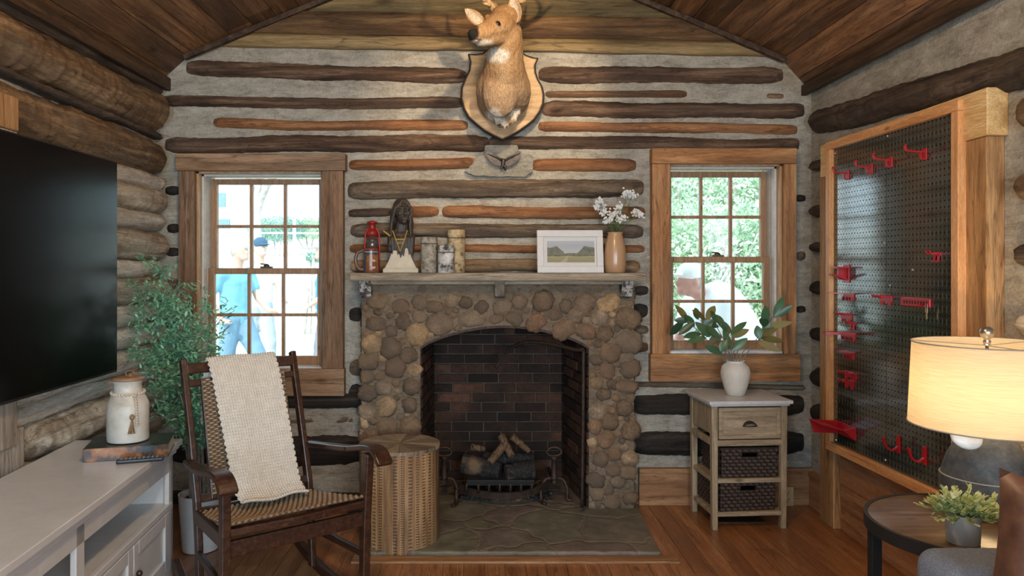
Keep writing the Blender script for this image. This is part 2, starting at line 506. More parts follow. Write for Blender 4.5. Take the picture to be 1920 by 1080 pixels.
blog(L_dark, 300, 920, 254, 283, 250, 284, .055); blog(L_dark, 915, 1508, 250, 276, 256, 281, .055)
blog(L_orange, 650, 894, 298, 318, 291, 314, .06, rough=.7); blog(L_orange, 996, 1198, 294, 320, 297, 321, .06, rough=.7)
blog(L_grey, 648, 1212, 338, 374, 333, 366, .07)
blog(L_dark, 648, 735, 390, 407, 389, 406, .05); blog(L_orange, 728, 824, 385, 406, 382, 404, .055, rough=.6); blog(L_orange, 826, 1215, 384, 408, 389, 411, .055)
blog(L_grey, 652, 1212, 417, 444, 420, 445, .055)
blog(L_orange, 650, 1215, 457, 473, 459, 475, .045)
blog(L_tan, 652, 1206, 486, 512, 487, 511, .055)
# stubs beside the window and the fireplace
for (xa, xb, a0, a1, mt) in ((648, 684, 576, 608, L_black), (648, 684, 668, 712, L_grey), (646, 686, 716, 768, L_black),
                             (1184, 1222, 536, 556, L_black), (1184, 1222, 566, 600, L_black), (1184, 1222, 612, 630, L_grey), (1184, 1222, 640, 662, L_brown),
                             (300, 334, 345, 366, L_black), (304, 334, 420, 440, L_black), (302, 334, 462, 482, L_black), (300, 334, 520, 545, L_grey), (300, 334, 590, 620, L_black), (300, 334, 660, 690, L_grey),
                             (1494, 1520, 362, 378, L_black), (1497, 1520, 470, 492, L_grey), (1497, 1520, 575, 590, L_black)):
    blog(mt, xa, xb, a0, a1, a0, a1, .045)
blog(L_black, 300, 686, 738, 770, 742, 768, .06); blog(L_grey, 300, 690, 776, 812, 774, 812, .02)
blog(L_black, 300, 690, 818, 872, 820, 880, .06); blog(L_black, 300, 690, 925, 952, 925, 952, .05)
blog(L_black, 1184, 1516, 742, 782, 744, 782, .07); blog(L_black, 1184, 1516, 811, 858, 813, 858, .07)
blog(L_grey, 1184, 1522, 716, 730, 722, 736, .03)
# smooth mortar patch behind the eagle
m = MB(); pq = [(-.09, 1.93), (-.03, 1.905), (.1, 1.90), (.26, 1.90), (.305, 1.93), (.31, 1.99), (.30, 2.03), (.225, 2.035), (.218, 2.085), (.03, 2.085), (.022, 2.03), (-.02, 2.02), (-.05, 1.97)]
pq = [(lerp(a[0], c[0], k / 5) + .006 * nz(a[0] * 30 + k), lerp(a[1], c[1], k / 5) + .006 * nz(a[1] * 30 + k * .7, 5)) for a, c in zip(pq, pq[1:] + pq[:1]) for k in range(5)]
m.prism(pq, lambda a, z, t: V((a, t, z)), WY - .034, WY + .01)
m_patch = make_chink('mortar patch', (.25, .23, .19), (.34, .32, .265), (.42, .40, .34), (.24, .22, .17))
m.build('mortar_patch', m_patch, wall_back, bevel=.008)
# loose nails / twigs on the wall logs
# ---- left wall
b = MB(); b.mm(XL - .2, XL, YR - .1, WY + .1, -.1, 2.5)
wall_left = b.build('wall_left', m_chink, kind='structure', origin=(XL, 1.5, 0))
def llog(mat, zc, hz, pr=.10, ya=.4, yb=4.33, z2=None, **kw):
    llog.i += 1
    return log(wall_left, mat, ya, yb, zc, z2 or zc, hz, pr, axis='y', yw=XL, seed=llog.i * 5.1 + 40, sgn=1, **kw)
llog.i = 0
llog(Y_brown, 2.265, .115, .13); llog(Y_dark, 2.40, .035, .07); llog(Y_dark, 2.135, .025, .075, rough=1.6)
llog(Y_brown, 2.0, .11, .125); llog(Y_pale, 1.862, .055, .10); llog(Y_tan, 1.755, .085, .12)
llog(Y_pale, 1.635, .058, .10); llog(Y_tan, 1.50, .088, .13); llog(Y_pale, 1.37, .055, .09)
llog(Y_tan, 1.255, .075, .12); llog(Y_pale, 1.13, .06, .11); llog(Y_pale, 1.01, .062, .115)
llog(Y_pale, .885, .066, .11); llog(Y_pale, .785, .05, .09); llog(Y_tan, .665, .085, .125, ya=3.03)
llog(Y_tan, .5, .075, .10); llog(Y_tan, .33, .08, .10); llog(Y_tan, .14, .08, .10)
# old boards around the television: the boxed in side opening
m = MB(); m.mm(XL, XL + .115, .3, 2.86, 1.90, 2.03); m.build('side_casing_board', W_post, wall_left, bevel=.006)
W_side = wood('side board grey', (.17, .14, .10), (.36, .31, .25), (.52, .47, .40), 'z', .9, .75, .3, patch=(.25, .2, .15))
m = MB(); m.mm(XL, XL + .11, 2.72, 2.86, .70, 1.90); m.build('side_casing_board', W_side, wall_left, bevel=.006)
m = MB(); m.mm(XL, XL + .10, .3, 2.92, .44, .76); m.build('side_casing_board', W_side, wall_left, bevel=.006)
m = MB(); m.mm(XL, XL + .09, .3, 2.72, .76, 1.90); m.build('side_casing_panel', Y_dark, wall_left)
# ---- right wall
b = MB(); b.mm(XR, XR + .2, YR - .1, WY + .1, -.1, 2.5)
wall_right = b.build('wall_right', m_chink, kind='structure', origin=(XR, 1.5, 0))
def rlog(mat, zc, hz, pr, ya, yb, z2=None, **kw):
    rlog.i += 1
    return log(wall_right, mat, ya, yb, zc, z2 or zc, hz, pr, axis='y', yw=XR, seed=rlog.i * 3.7 + 90, sgn=-1, **kw)
rlog.i = 0
rlog(Y_dark, 1.93, .075, .085, .4, 4.3, z2=2.205)
for z, hz in ((1.96, .032), (1.70, .04), (1.49, .03), (1.255, .042), (1.0, .04), (.76, .055), (.55, .05)):
    rlog(Y_black if z < 1.4 else Y_dark, z, hz, .07, 4.03, 4.30)
for z, hz, mt in ((1.92, .075, Y_brown), (1.665, .06, Y_brown), (1.43, .05, Y_dark), (1.18, .06, Y_tan), (.95, .06, Y_brown), (.70, .07, Y_brown), (.45, .07, Y_brown)):
    rlog(mt, z, hz * .85, .075, .5, 2.66)
# ---- rear wall with two window openings behind the camera, added for fill light
b = MB()
for (x0, x1, z0, z1) in ((XL - .2, -1.5, -.1, 3.4), (-1.5, -.3, -.1, .8), (-1.5, -.3, 2.1, 3.4), (-.3, .3, -.1, 3.4), (.3, 1.5, -.1, .8), (.3, 1.5, 2.1, 3.4), (1.5, XR + .2, -.1, 3.4)):
    b.mm(x0, x1, YR - .2, YR, z0, z1)
wall_rear = b.build('wall_rear', m_chink, kind='structure', origin=(0, YR, 0))

# ---- floor: boards running away from the camera
W_floor = wood('floor board', (.22, .085, .032), (.33, .14, .054), (.43, .20, .085), 'y', 1.1, .28, .08, patch=(.25, .10, .04), tint=.2, spec=.5)
b = MB(); x = XL
while x < XR:
    w = .095; y = YR + R.random() * -1.2
    while y < WY:
        L = R.uniform(.9, 1.9)
        b.mm(x + .0009, min(x + w - .0009, XR), max(y, YR) + .001, min(y + L, WY) - .001, -.03, 0, tint=R.random())
        y += L
    x += w
floor = b.build('floor', W_floor, kind='structure', origin=(0, 1.5, 0))
m_sub = plain('subfloor', (.02, .012, .008), .9)
b = MB(); b.mm(XL - .2, XR + .2, YR - .2, WY + .4, -.09, -.031); b.build('subfloor', m_sub, floor)
# baseboards
def base(name, x0, x1, y0, y1, z0, z1, mat, lip):
    b = MB(); b.mm(x0, x1, y0, y1, z0, z1)
    if lip == 'x': b.mm(x0, x1, y0 - .006, y1, z1, z1 + .028)
    else: b.mm(x0 - .006, x1, y0, y1, z1, z1 + .028)
    return b.build(name, mat, kind='structure', bevel=.003)
base('baseboard_back', .92, XR, WY - .035, WY, 0, .185, W_base, 'x')
base('baseboard_right', XR - .03, XR, 4.06, WY - .035, 0, .17, W_panel, 'y')

# ---- ceiling: vaulted, planks running away from the camera
b = MB()
prof = [(-1.92, 2.405), (-1.70, 2.605), (.02, 3.31), (1.755, 2.59), (1.955, 2.37)]
for (a, c) in zip(prof[:-1], prof[1:]):
    a = V((a[0], 0, a[1])); c = V((c[0], 0, c[1])); L = (c - a).length; d = (c - a) / L
    nrm = V((-d.z, 0, d.x))
    w = .145; k = max(1, round(L / w)); w = L / k
    for i in range(k):
        p = a + d * w * (i + .012); q = a + d * w * (i + .988)
        y = YR - R.random() * 2
        while y < WY + .02:
            LL = R.uniform(2.5, 4.5)
            ya = max(y, YR - .1); yb = min(y + LL, WY + .02)
            if yb > ya:
                t = R.random()
                vs = [V((pp.x, yy, pp.z)) + nrm * h for pp in (p, q) for yy in (ya + .001, yb - .001) for h in (0, .03)]
                b.hexa(vs, t)
            y += LL
ceiling = b.build('ceiling', W_ceil, kind='structure', origin=(0, 1.5, 2.4))
b = MB()
for (a, c) in zip(prof[:-1], prof[1:]):
    vs = [V((p[0], yy, p[1] + h)) for p in (a, c) for yy in (YR - .3, WY + .5) for h in (.035, .1)]
    b.hexa(vs)
b.build('roof_deck', m_sub, ceiling)
m_trim = wood('dark trim', (.02, .011, .006), (.06, .034, .018), (.12, .07, .04), 'y', 1, .6, .3)
def bar(name, a, c, w, h, mat, up=V((0, 0, 1))):
    b = MB(); b.beam(a, c, w, h, up); return b.build(name, mat, kind='structure', bevel=.003)
bar('trim_1', (-1.70, WY - .055, 2.585), (.02, WY - .055, 3.29), .03, .035, m_trim, V((0, 1, 0)))
bar('trim_2', (1.755, WY - .055, 2.57), (.02, WY - .055, 3.29), .03, .035, m_trim, V((0, 1, 0)))
bar('trim_3', (-1.815, YR, 2.44), (-1.815, WY, 2.44), .03, .075, m_trim)
bar('trim_4', (1.885, YR, 2.405), (1.885, WY, 2.405), .03, .06, m_trim)

# =================================================================== WINDOWS
def glass_mat():
    t = NT('window glass')
    tr = t.new('ShaderNodeBsdfTransparent'); gl = t.new('ShaderNodeBsdfGlossy'); gl.inputs['Roughness'].default_value = .02
    fr = t.new('ShaderNodeFresnel'); fr.inputs[0].default_value = 1.45
    mx = t.new('ShaderNodeMixShader'); t.link(fr.outputs[0], mx.inputs[0]); t.link(tr.outputs[0], mx.inputs[1]); t.link(gl.outputs[0], mx.inputs[2])
    t.n.remove(t.b); t.link(mx.outputs[0], t.out.inputs[0]); return t.m
M_glass = glass_mat()
m_vinyl = plain('pale jamb liner', (.62, .60, .55), .5)
m_jamb = wood('jamb wood', (.32, .17, .07), (.48, .29, .14), (.60, .40, .22), 'z', 1.5, .5, .1, crack=False)
m_sill = plain('white sill', (.75, .73, .70), .5)
m_latch = plain('latch bronze', (.09, .07, .05), .4, .8)
def window(name, x0, x1, z0, z1, mc, mch, head, sides, botm, jamb_w):
    w = thing(name, None, None, ((x0 + x1) / 2, WY, z0), kind='structure')
    (hx0, hx1, hz0, hz1) = head
    m = MB(); m.mm(hx0, hx1, WY - .075, WY, hz0, hz1); m.build('casing', mch, w, bevel=.004)
    for (sx0, sx1) in sides:
        m = MB(); m.mm(sx0, sx1, WY - .062, WY, botm[3], hz0); m.build('casing', mc, w, bevel=.004)
    m = MB(); m.mm(botm[0], botm[1], WY - .062, WY, botm[2], botm[3]); m.build('casing', mch, w, bevel=.004)
    d = .11   # sash depth from face
    ji = jamb_w
    m = MB()
    m.mm(x0, x0 + ji, WY - .02, WY + .24, z0, z1); m.mm(x1 - ji, x1, WY - .02, WY + .24, z0, z1)
    m.mm(x0, x1, WY - .02, WY + .24, z1 - ji, z1)
    m.build('jamb', m_jamb, w)
    m = MB()
    m.mm(x0 + ji, x0 + ji + .012, WY + .03, WY + .075, z0, z1 - ji); m.mm(x1 - ji - .012, x1 - ji, WY + .03, WY + .075, z0, z1 - ji)
    m.mm(x0 + ji, x1 - ji, WY + .03, WY + .075, z1 - ji - .01, z1 - ji)
    m.mm(x0 + ji, x0 + ji + .008, WY + .11, WY + .2, z0, z1 - ji); m.mm(x1 - ji - .008, x1 - ji, WY + .11, WY + .2, z0, z1 - ji)
    m.build('jamb_liner', m_vinyl, w)
    m = MB(); m.mm(x0 + .0, x1, WY - .03, WY + .26, z0 - .012, z0 + .014); m.build('sill', m_sill, w, bevel=.002)
    a0, a1 = x0 + ji + .012, x1 - ji - .012
    zb, zt = z0 + .014, z1 - ji - .012; zm = (zb + zt) / 2
    for (s0, s1, yy, bt, nm) in ((zm - .018, zt, WY + .145, .035, 'upper_sash'), (zb, zm + .018, WY + .10, .05, 'lower_sash')):
        m = MB(); st = .036; th = .034
        m.mm(a0, a0 + st, yy, yy + th, s0, s1); m.mm(a1 - st, a1, yy, yy + th, s0, s1)
        m.mm(a0 + st, a1 - st, yy, yy + th, s1 - .034, s1); m.mm(a0 + st, a1 - st, yy, yy + th, s0, s0 + bt)
        s = m.build(nm, W_sash, w, bevel=.003)
        g0, g1, h0, h1 = a0 + st, a1 - st, s0 + bt, s1 - .034
        m = MB()
        for k in (1, 2):
            xx = lerp(g0, g1, k / 3); m.mm(xx - .009, xx + .009, yy + .004, yy + th - .006, h0, h1)
        zz = (h0 + h1) / 2; m.mm(g0, g1, yy + .002, yy + th - .006, zz - .009, zz + .009)
        m.build('muntins', W_sash, s)
        m = MB(); m.mm(g0, g1, yy + .018, yy + .021, h0, h1); m.build('pane', M_glass, s)
    m = MB(); xm = (a0 + a1) / 2
    m.mm(xm - .035, xm + .035, WY + .105, WY + .13, zm + .018, zm + .028)
    m.ell((xm, WY + .117, zm + .03), (.018, .012, .014)); m.beam((xm, WY + .117, zm + .04), (xm - .035, WY + .112, zm + .044), .01, .008)
    m.build('sash_lock', m_latch, w, smooth=False)
    return w
X = lambda px: (px - VX) * (WY - .062) / F
Z = lambda py: EZ - (py - VY) * (WY - .062) / F
window('window_1', *W1, W_case, W_caseh, (X(330), X(648), Z(320), Z(288)), ((X(334), W1[0]), (W1[1], X(643))), (X(334), X(645), Z(743), Z(692)), .012)
window('window_2', *W2, W_case2, W_case2h, (X(1222), X(1493), Z(307), Z(278)), ((X(1223), W2[0]), (W2[1], X(1494))), (X(1220), X(1502), Z(716), Z(664)), .012)

# wainscot + old casing on the right wall around the pegboard
PA = .040
def pegpt(px, py, off=0.0):
    dx = (px - VX) / F; Y = (1.79 + PA * 3.87 - off) / (dx + PA)
    return V((dx * Y, Y, EZ - (py - VY) / F * Y))
m = MB()
m.mm(XR - .035, XR, 2.0, 3.93, .0, .235); m.mm(XR - .035, XR, 2.0, 3.93, .238, .44)
c = m.build('trim_5', W_panel, kind='structure', bevel=.004)
def rb(name, mat, x0, x1, ya, yb, z0, z1):
    m = MB(); m.mm(x0, x1, ya, yb, z0, z1); return m.build(name, mat, kind='structure', bevel=.004)
rb('trim_6', W_post, 1.86, XR, 3.93, 4.09, 0, 1.90)
rb('trim_7', W_post, 1.862, XR, 2.745, 2.95, .30, 1.865)
rb('trim_8', W_gold, 1.85, XR, 2.725, 4.06, 1.865, 2.04)
# =================================================================== FIREPLACE
FY = 4.20
fp = thing('fireplace', 'rounded cobblestone fireplace with arched brick firebox under the wooden mantel', 'fireplace', (.10, FY, 0))
m_fmort = make_chink('hearth mortar', (.15, .115, .08), (.24, .185, .13), (.33, .26, .185), (.13, .10, .07))
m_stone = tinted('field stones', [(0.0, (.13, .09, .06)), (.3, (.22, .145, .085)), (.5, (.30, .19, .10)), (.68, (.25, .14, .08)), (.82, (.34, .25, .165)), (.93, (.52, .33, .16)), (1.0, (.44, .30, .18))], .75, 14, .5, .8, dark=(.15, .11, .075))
m_brick = tinted('sooty bricks', [(0, (.022, .014, .011)), (.5, (.06, .032, .022)), (.8, (.10, .046, .03)), (1, (.15, .07, .045))], .85, 40, .4, .5, dark=(.018, .015, .013))
m_soot = plain('sooty mortar', (.088, .066, .048), .95, var=.4, nscale=12, bump=.5)
m_iron = plain('rusty black iron', (.055, .035, .024), .6, .5, var=.5, nscale=60)
m_black = plain('burner black', (.012, .011, .010), .7)
FX0, FX1, FT = -.665, .865, 1.30
OX0, OX1 = -.335, .612
def arch(x):   # soffit height
    t = (x - OX0) / (OX1 - OX0)
    return .93 + .12 * sin(pi * max(0, min(1, t))) ** .75
n = 24
xs = [lerp(OX0, OX1, i / n) for i in range(n + 1)]
m = MB()
fy = lambda a, z, t: V((a, t, z))
m.prism([(FX0, 0), (OX0, 0), (OX0, FT), (FX0, FT)], fy, FY, WY + .02)
m.prism([(OX1, 0), (FX1, 0), (FX1, FT), (OX1, FT)], fy, FY, WY + .02)
for i in range(n):
    m.prism([(xs[i], arch(xs[i])), (xs[i + 1], arch(xs[i + 1])), (xs[i + 1], FT), (xs[i], FT)], fy, FY, WY + .02)
m.build('mortar_body', m_fmort, fp)
# stones
def inop(x, z, mg=0.0):
    if x < OX0 - mg or x > OX1 + mg: return False
    return z < arch(min(max(x, OX0), OX1)) + mg
st = []
for k in range(9):       # arch stones
    t = (k + .5) / 9; x = lerp(OX0 - .02, OX1 + .02, t); z = arch(x) + .062
    st.append((x, z, R.uniform(.052, .064), R.uniform(.05, .062)))
for (px, py, rx, rz) in ((825, 605, 27, 25), (885, 601, 32, 18), (930, 603, 17, 11), (962, 601, 19, 14), (1003, 608, 22, 19), (1057, 620, 24, 18)):
    pass
st = [(xc_(825, FY), zc_(607, FY), .083, .072), (xc_(884, FY), zc_(599, FY), .095, .05), (xc_(930, FY), zc_(598, FY), .05, .034), (xc_(964, FY), zc_(598, FY), .055, .042), (xc_(1005, FY), zc_(605, FY), .068, .05), (xc_(1058, FY), zc_(617, FY), .078, .06)]
tries = 0
while tries < 26000 and len(st) < 430:
    tries += 1
    x = R.uniform(FX0 + .015, FX1 - .015); z = R.uniform(.03, FT - .02)
    top = z > 1.19
    big = tries < 12000
    r = R.uniform(.045, .072) if (big and not top) else R.uniform(.020, .038)
    if top and tries < 1500: continue
    if inop(x, z, r * .72): continue
    rx = r * R.uniform(.9, 1.25); rz = r * R.uniform(.8, 1.05)
    ok = True
    for (a, c, sx, sz) in st:
        dx = (x - a) / (rx + sx); dz = (z - c) / (rz + sz)
        if dx * dx + dz * dz < .66: ok = False; break
    if ok: st.append((x, z, rx, rz))
m = MB()
for i, (x, z, rx, rz) in enumerate(st):
    if x - rx < FX0 - .03: x = FX0 - .03 + rx
    pr = min(rx, rz) * R.uniform(.28, .5) + .006
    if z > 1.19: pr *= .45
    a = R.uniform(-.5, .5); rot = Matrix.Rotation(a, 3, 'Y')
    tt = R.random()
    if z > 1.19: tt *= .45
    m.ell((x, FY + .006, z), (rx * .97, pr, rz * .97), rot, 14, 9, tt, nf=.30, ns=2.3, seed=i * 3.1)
for sx, sgn in ((FX0, -1), (FX1, 1)):       # stones on the returns
    for k in range(16):
        z = .05 + k * .078; r = R.uniform(.036, .046)
        m.ell((sx, R.uniform(FY + .04, WY - .03), z), (.022, r * 1.2, r), None, 12, 8, R.random(), nf=.3, ns=1.7, seed=k * 1.9 + sgn)
m.build('stonework', m_stone, fp, smooth=True)
# firebox lined with bricks
BY = 4.78; BX0, BX1 = -.30, .53
def bricks(mb, mm_, o, u, v, w, h, course=.062, ln=.21, gap=.009, dep=.02):
    o = V(o); u = V(u).normalized(); v = V(v).normalized(); nn = u.cross(v)
    rows = int(h / course) + 1
    for r in range(rows):
        z0 = r * course; z1 = min(z0 + course - gap, h)
        if z1 <= z0: continue
        x = -(ln / 2 if r % 2 else 0) - R.uniform(0, .02)
        while x < w:
            a = max(x, 0); e = min(x + ln * R.uniform(.93, 1.07) - gap, w)
            if e - a > .01:
                d = dep * R.uniform(.6, 1.1)
                vs = [o + u * p + v * q + nn * t for p in (a, e) for q in (z0, z1) for t in (-.01, d)]
                mb.hexa(vs, R.random())
            x = e + gap if e > x else x + ln
m = MB(); H = 1.25
bricks(m, None, (BX1, BY, .02), (-1, 0, 0), (0, 0, 1), BX1 - BX0, H)
bricks(m, None, (BX0, BY, .02), (OX0 - BX0, 4.22 - BY, 0), (0, 0, 1), sqrt((OX0 - BX0) ** 2 + (4.22 - BY) ** 2), .98)
bricks(m, None, (OX1, 4.22, .02), (BX1 - OX1, BY - 4.22, 0), (0, 0, 1), sqrt((BX1 - OX1) ** 2 + (4.22 - BY) ** 2), .98)
br = m.build('firebrick', m_brick, fp, bevel=.004)
m = MB()
m.prism([(OX0 - .05, 4.215), (BX0 - .02, BY + .004), (BX1 + .02, BY + .004), (OX1 + .05, 4.215), (OX1 + .2, 4.215), (OX1 + .2, BY + .15), (OX0 - .2, BY + .15), (OX0 - .2, 4.215)],
        lambda a, y, t: V((a, y, t)), 0, 1.28)
m.build('firebox_shell', m_soot, fp)
m = MB(); m.mm(OX0 - .2, OX1 + .2, FY + .03, BY + .14, 1.24, 1.28); m.build('firebox_roof', m_soot, fp)
m = MB(); m.mm(OX0 - .1, OX1 + .1, FY, BY + .02, -.02, .012)
m.build('firebox_floor', m_soot, fp)
m = MB()
m.ribbon([V((x, FY + .03, arch(x) - .006)) for x in xs], .05, .016, (0, 1, 0)); m.build('lintel_bar', m_iron, fp, label='curved black iron lintel bar')
# swinging crane / poker at the right of the opening
m = MB()
rod = [P(1094, 655, 4.13), P(1093, 800, 4.12), P(1091, 951, 4.12)]
m.tube(bez(rod, 6), .010, 8)
tool = m
arm = [P(1094, 655, 4.13), P(1080, 656, 4.16), P(1055, 650, 4.22), P(1020, 643, 4.30), P(985, 642, 4.36), P(960, 652, 4.42), P(943, 668, 4.46), P(930, 690, 4.48)]
m2 = MB(); m2.tube(bez(arm, 6), [.011] * 30 + [.009] * 13, 8)
cr = thing('fireplace_crane', 'thin rusty iron fireplace crane with curved arm at the right of the firebox', 'fireplace crane', (rod[2].x, rod[2].y, .03))
m.build('post', m_iron, cr, smooth=True); m2.build('arm', m_iron, cr, smooth=True)
# mantel shelf
ms = thing('mantel_shelf', 'long weathered wooden mantel shelf above the stone fireplace', 'shelf', (.1, 4.2, 1.30))
W_mant = wood('mantel wood', (.19, .145, .095), (.36, .285, .195), (.52, .43, .32), 'x', 1, .8, .5, patch=(.20, .165, .12))
m_flake = NT('flaking white paint'); 
_n = m_flake.noise(m_flake.coord(), 22, 6, .75)
m_flake.set(m_flake.ramp(_n, [(.47, (.06, .05, .045)), (.53, (.48, .46, .42))]), .8); m_flake.bump(_n, .5, .006)
m = MB(); m.mm(-.712, .912, 4.075, WY - .03, 1.303, 1.347); m.build('shelf', W_mant, ms, bevel=.006)
m = MB(); m.mm(-.66, .86, 4.12, 4.21, 1.283, 1.303); m.build('moulding', W_mant, ms, bevel=.003)
W_brk = wood('bracket wood', (.10, .08, .06), (.20, .165, .125), (.30, .26, .2), 'z', 1, .8, .4)
for (px, w, mt) in ((684, .062, m_flake.m), (937, .055, W_brk), (1177, .062, m_flake.m)):
    x = (px - VX) * 4.12 / F
    m = MB(); m.prism([(4.105, 1.303), (FY + .01, 1.303), (FY + .01, 1.20), (4.15, 1.215)], lambda y, z, t: V((t, y, z)), x - w / 2, x + w / 2)
    m.build('bracket', mt, ms, bevel=.004)
# hearth of flagstones
t = NT('flagstone'); co = t.coord(rnd=False)
dd = t.noise(co, 3, 4, .6); 
vm = t.new('ShaderNodeVectorMath', operation='ADD'); t.link(co, vm.inputs[0])
sc_ = t.new('ShaderNodeVectorMath', operation='SCALE'); sc_.inputs['Scale'].default_value = .25; 
nn_ = t.new('ShaderNodeTexNoise'); nn_.inputs['Scale'].default_value = 5; t.link(co, nn_.inputs['Vector']); t.link(nn_.outputs['Color'], sc_.inputs[0]); t.link(sc_.outputs[0], vm.inputs[1])
vo = t.new('ShaderNodeTexVoronoi', feature='DISTANCE_TO_EDGE'); vo.inputs['Scale'].default_value = 3.1; t.link(vm.outputs[0], vo.inputs['Vector'])
vc = t.new('ShaderNodeTexVoronoi'); vc.inputs['Scale'].default_value = 3.1; t.link(vm.outputs[0], vc.inputs['Vector'])
fn = t.noise(co, 9, 8, .7)
c = t.ramp(fn, [(.3, (.075, .07, .055)), (.55, (.15, .14, .115)), (.75, (.24, .215, .17))])
c = t.mix(.35, c, vc.outputs['Color'], 'OVERLAY'); 
c = t.mix(.72, c, t.ramp(fn, [(.3, (.12, .10, .07)), (.55, (.21, .175, .125)), (.75, (.32, .265, .19))]))
c = t.mix(t.ramp(vo.outputs[0], [(.008, 1.0), (.03, 0.0)]), c, (.25, .20, .145))
c = t.mix(t.ramp(vo.outputs[0], [(.0, .8), (.006, 0.0)]), c, (.02, .018, .015))
t.set(c, t.ramp(fn, [(.3, .45), (.7, .7)]), 0, .4)
t.bump(t.math('ADD', t.math('MULTIPLY', t.ramp(vo.outputs[0], [(0, 0.0), (.05, 1.0)]), .5), fn), .7, .012)
m_flag = t.m
b = MB(); ex = []
for k in range(28): ex.append((lerp(-.60, .865, k / 27), 3.565 + .018 * nz(k * .7)))
poly = ex + [(.895, 4.25), (.595, 4.25), (.595, 4.76), (-.325, 4.76), (-.325, 4.25), (-.62, 4.25)]
b.prism(poly, lambda a, y, t: V((a, y, t)), -.02, .022)
tag(b.build('hearth_slab', m_flag, bevel=.008), 'flagstone hearth slab on the floor before the fireplace', 'hearth')
b = MB(); b.mm(-.60, .93, 3.47, 3.545, 0.0, .012)
tag(b.build('hearth_border', W_base, kind='structure', bevel=.003))

# ---- gas logs, grate, andirons
gl = thing('fire_grate', 'curved iron fire grate with upright tines inside the firebox', 'fire grate', (.13, 4.32, .022))
gy = 4.30
m = MB(); bow = [P(x, y, Y) for x, y, Y in ((856, 915, 4.34), (880, 922, 4.28), (915, 928, 4.23), (950, 930, 4.215), (985, 926, 4.24), (1012, 916, 4.29), (1030, 907, 4.36))]
m.ribbon(bez(bow, 5), .016, .040, (0, 1, .1)); m.build('front_band', m_iron, gl)
for px, pt in ((875, 905), (897, 910), (917, 910), (937, 909), (957, 908), (977, 909), (997, 907)):
    m = MB(); x = (px - VX) * 4.24 / F; Yb = 4.24
    m.tube([V((x, Yb + .22, .10)), V((x, Yb + .06, .085)), V((x, Yb + .0, .10)), V((x, Yb - .012, .155))], .007, 6); m.build('tine', m_iron, gl, smooth=True)
for px, Y in ((856, 4.26), (934, 4.26), (1014, 4.30)):
    if px == 934: continue
    m = MB(); a = P(px, 918, Y); m.tube(bez([a, a + V((.0, -.015, -.05)), V((a.x, a.y - .0, .03)), V((a.x + (.02 if px > 900 else -.02), a.y - .05, .03))], 4), .011, 8); m.build('leg', m_iron, gl, smooth=True)
m_char = NT('charred ceramic log'); _c = m_char.coord((1, 1, 1)); _n = m_char.noise(_c, 55, 5, .8); _n2 = m_char.noise(_c, 6, 3, .5)
m_char.set(m_char.mix(m_char.ramp(_n2, [(.58, 0.0), (.70, .8)]), m_char.ramp(_n, [(.45, (.012, .011, .011)), (.62, (.06, .055, .052)), (.7, (.3, .28, .27))]), (.26, .17, .09)), .75); m_char.bump(_n, 1, .01)
m_lgt = NT('pale ceramic log'); _n = m_lgt.noise(m_lgt.coord((6, 6, 1.5)), 14, 6, .7)
m_lgt.set(m_lgt.ramp(_n, [(.35, (.03, .018, .011)), (.5, (.16, .095, .05)), (.7, (.34, .21, .11))]), .8); m_lgt.bump(_n, .8, .01)
def flog(a, c, r0, r1, mat, lab):
    m = MB(); a = V(a); c = V(c); n = 10
    pts = [lerp(a, c, i / n) + V((0, .004 * nz(i * .7), .006 * nz(i * .9, 3))) for i in range(n + 1)]
    rs = [lerp(r0, r1, i / n) * (1 + .18 * nz(i * 1.3, r0 * 99)) for i in range(n + 1)]
    m.tube(pts, rs, 12)
    o = m.build('ceramic_log', mat, smooth=False, auto=50); tag(o, lab, 'fire log')
flog(P(868, 868, 4.50), P(938, 884, 4.44), .060, .052, m_char.m, 'black charred fire log at the left of the grate')
flog(P(948, 886, 4.40), P(1000, 880, 4.42), .048, .056, m_char.m, 'black charred fire log at the right of the grate')
flog(P(905, 858, 4.56), P(1000, 862, 4.56), .035, .04, m_char.m, 'long charred fire log lying behind the front logs')
flog(P(918, 868, 4.43), P(944, 836, 4.50), .022, .026, m_lgt.m, 'light brown forked fire log leaning in the middle')
flog(P(960, 856, 4.44), P(940, 818, 4.52), .022, .024, m_lgt.m, 'light brown branch crossing the forked log')
flog(P(960, 818, 4.50), P(992, 846, 4.50), .022, .016, m_lgt.m, 'pale split fire log slanting down to the right')
flog(P(885, 838, 4.50), P(908, 842, 4.52), .020, .016, m_lgt.m, 'short brown fire log stub at upper left of the pile')
m = MB(); m.mm(-.08, .32, 4.36, 4.55, .10, .135); 
tag(m.build('gas_burner', m_black, bevel=.004), 'flat black burner tray under the fire logs', 'burner')
m = MB()
for k in range(260):
    x = R.uniform(-.15, .42); y = R.uniform(4.33, 4.66); m.ell((x, y, .03 + R.random() * .01), R.uniform(.008, .018), None, 6, 4, nf=.4, seed=k)
tag(m.build('ember_bed', m_char.m, kind='stuff'), 'black embers and ash scattered under the fire grate', 'embers')
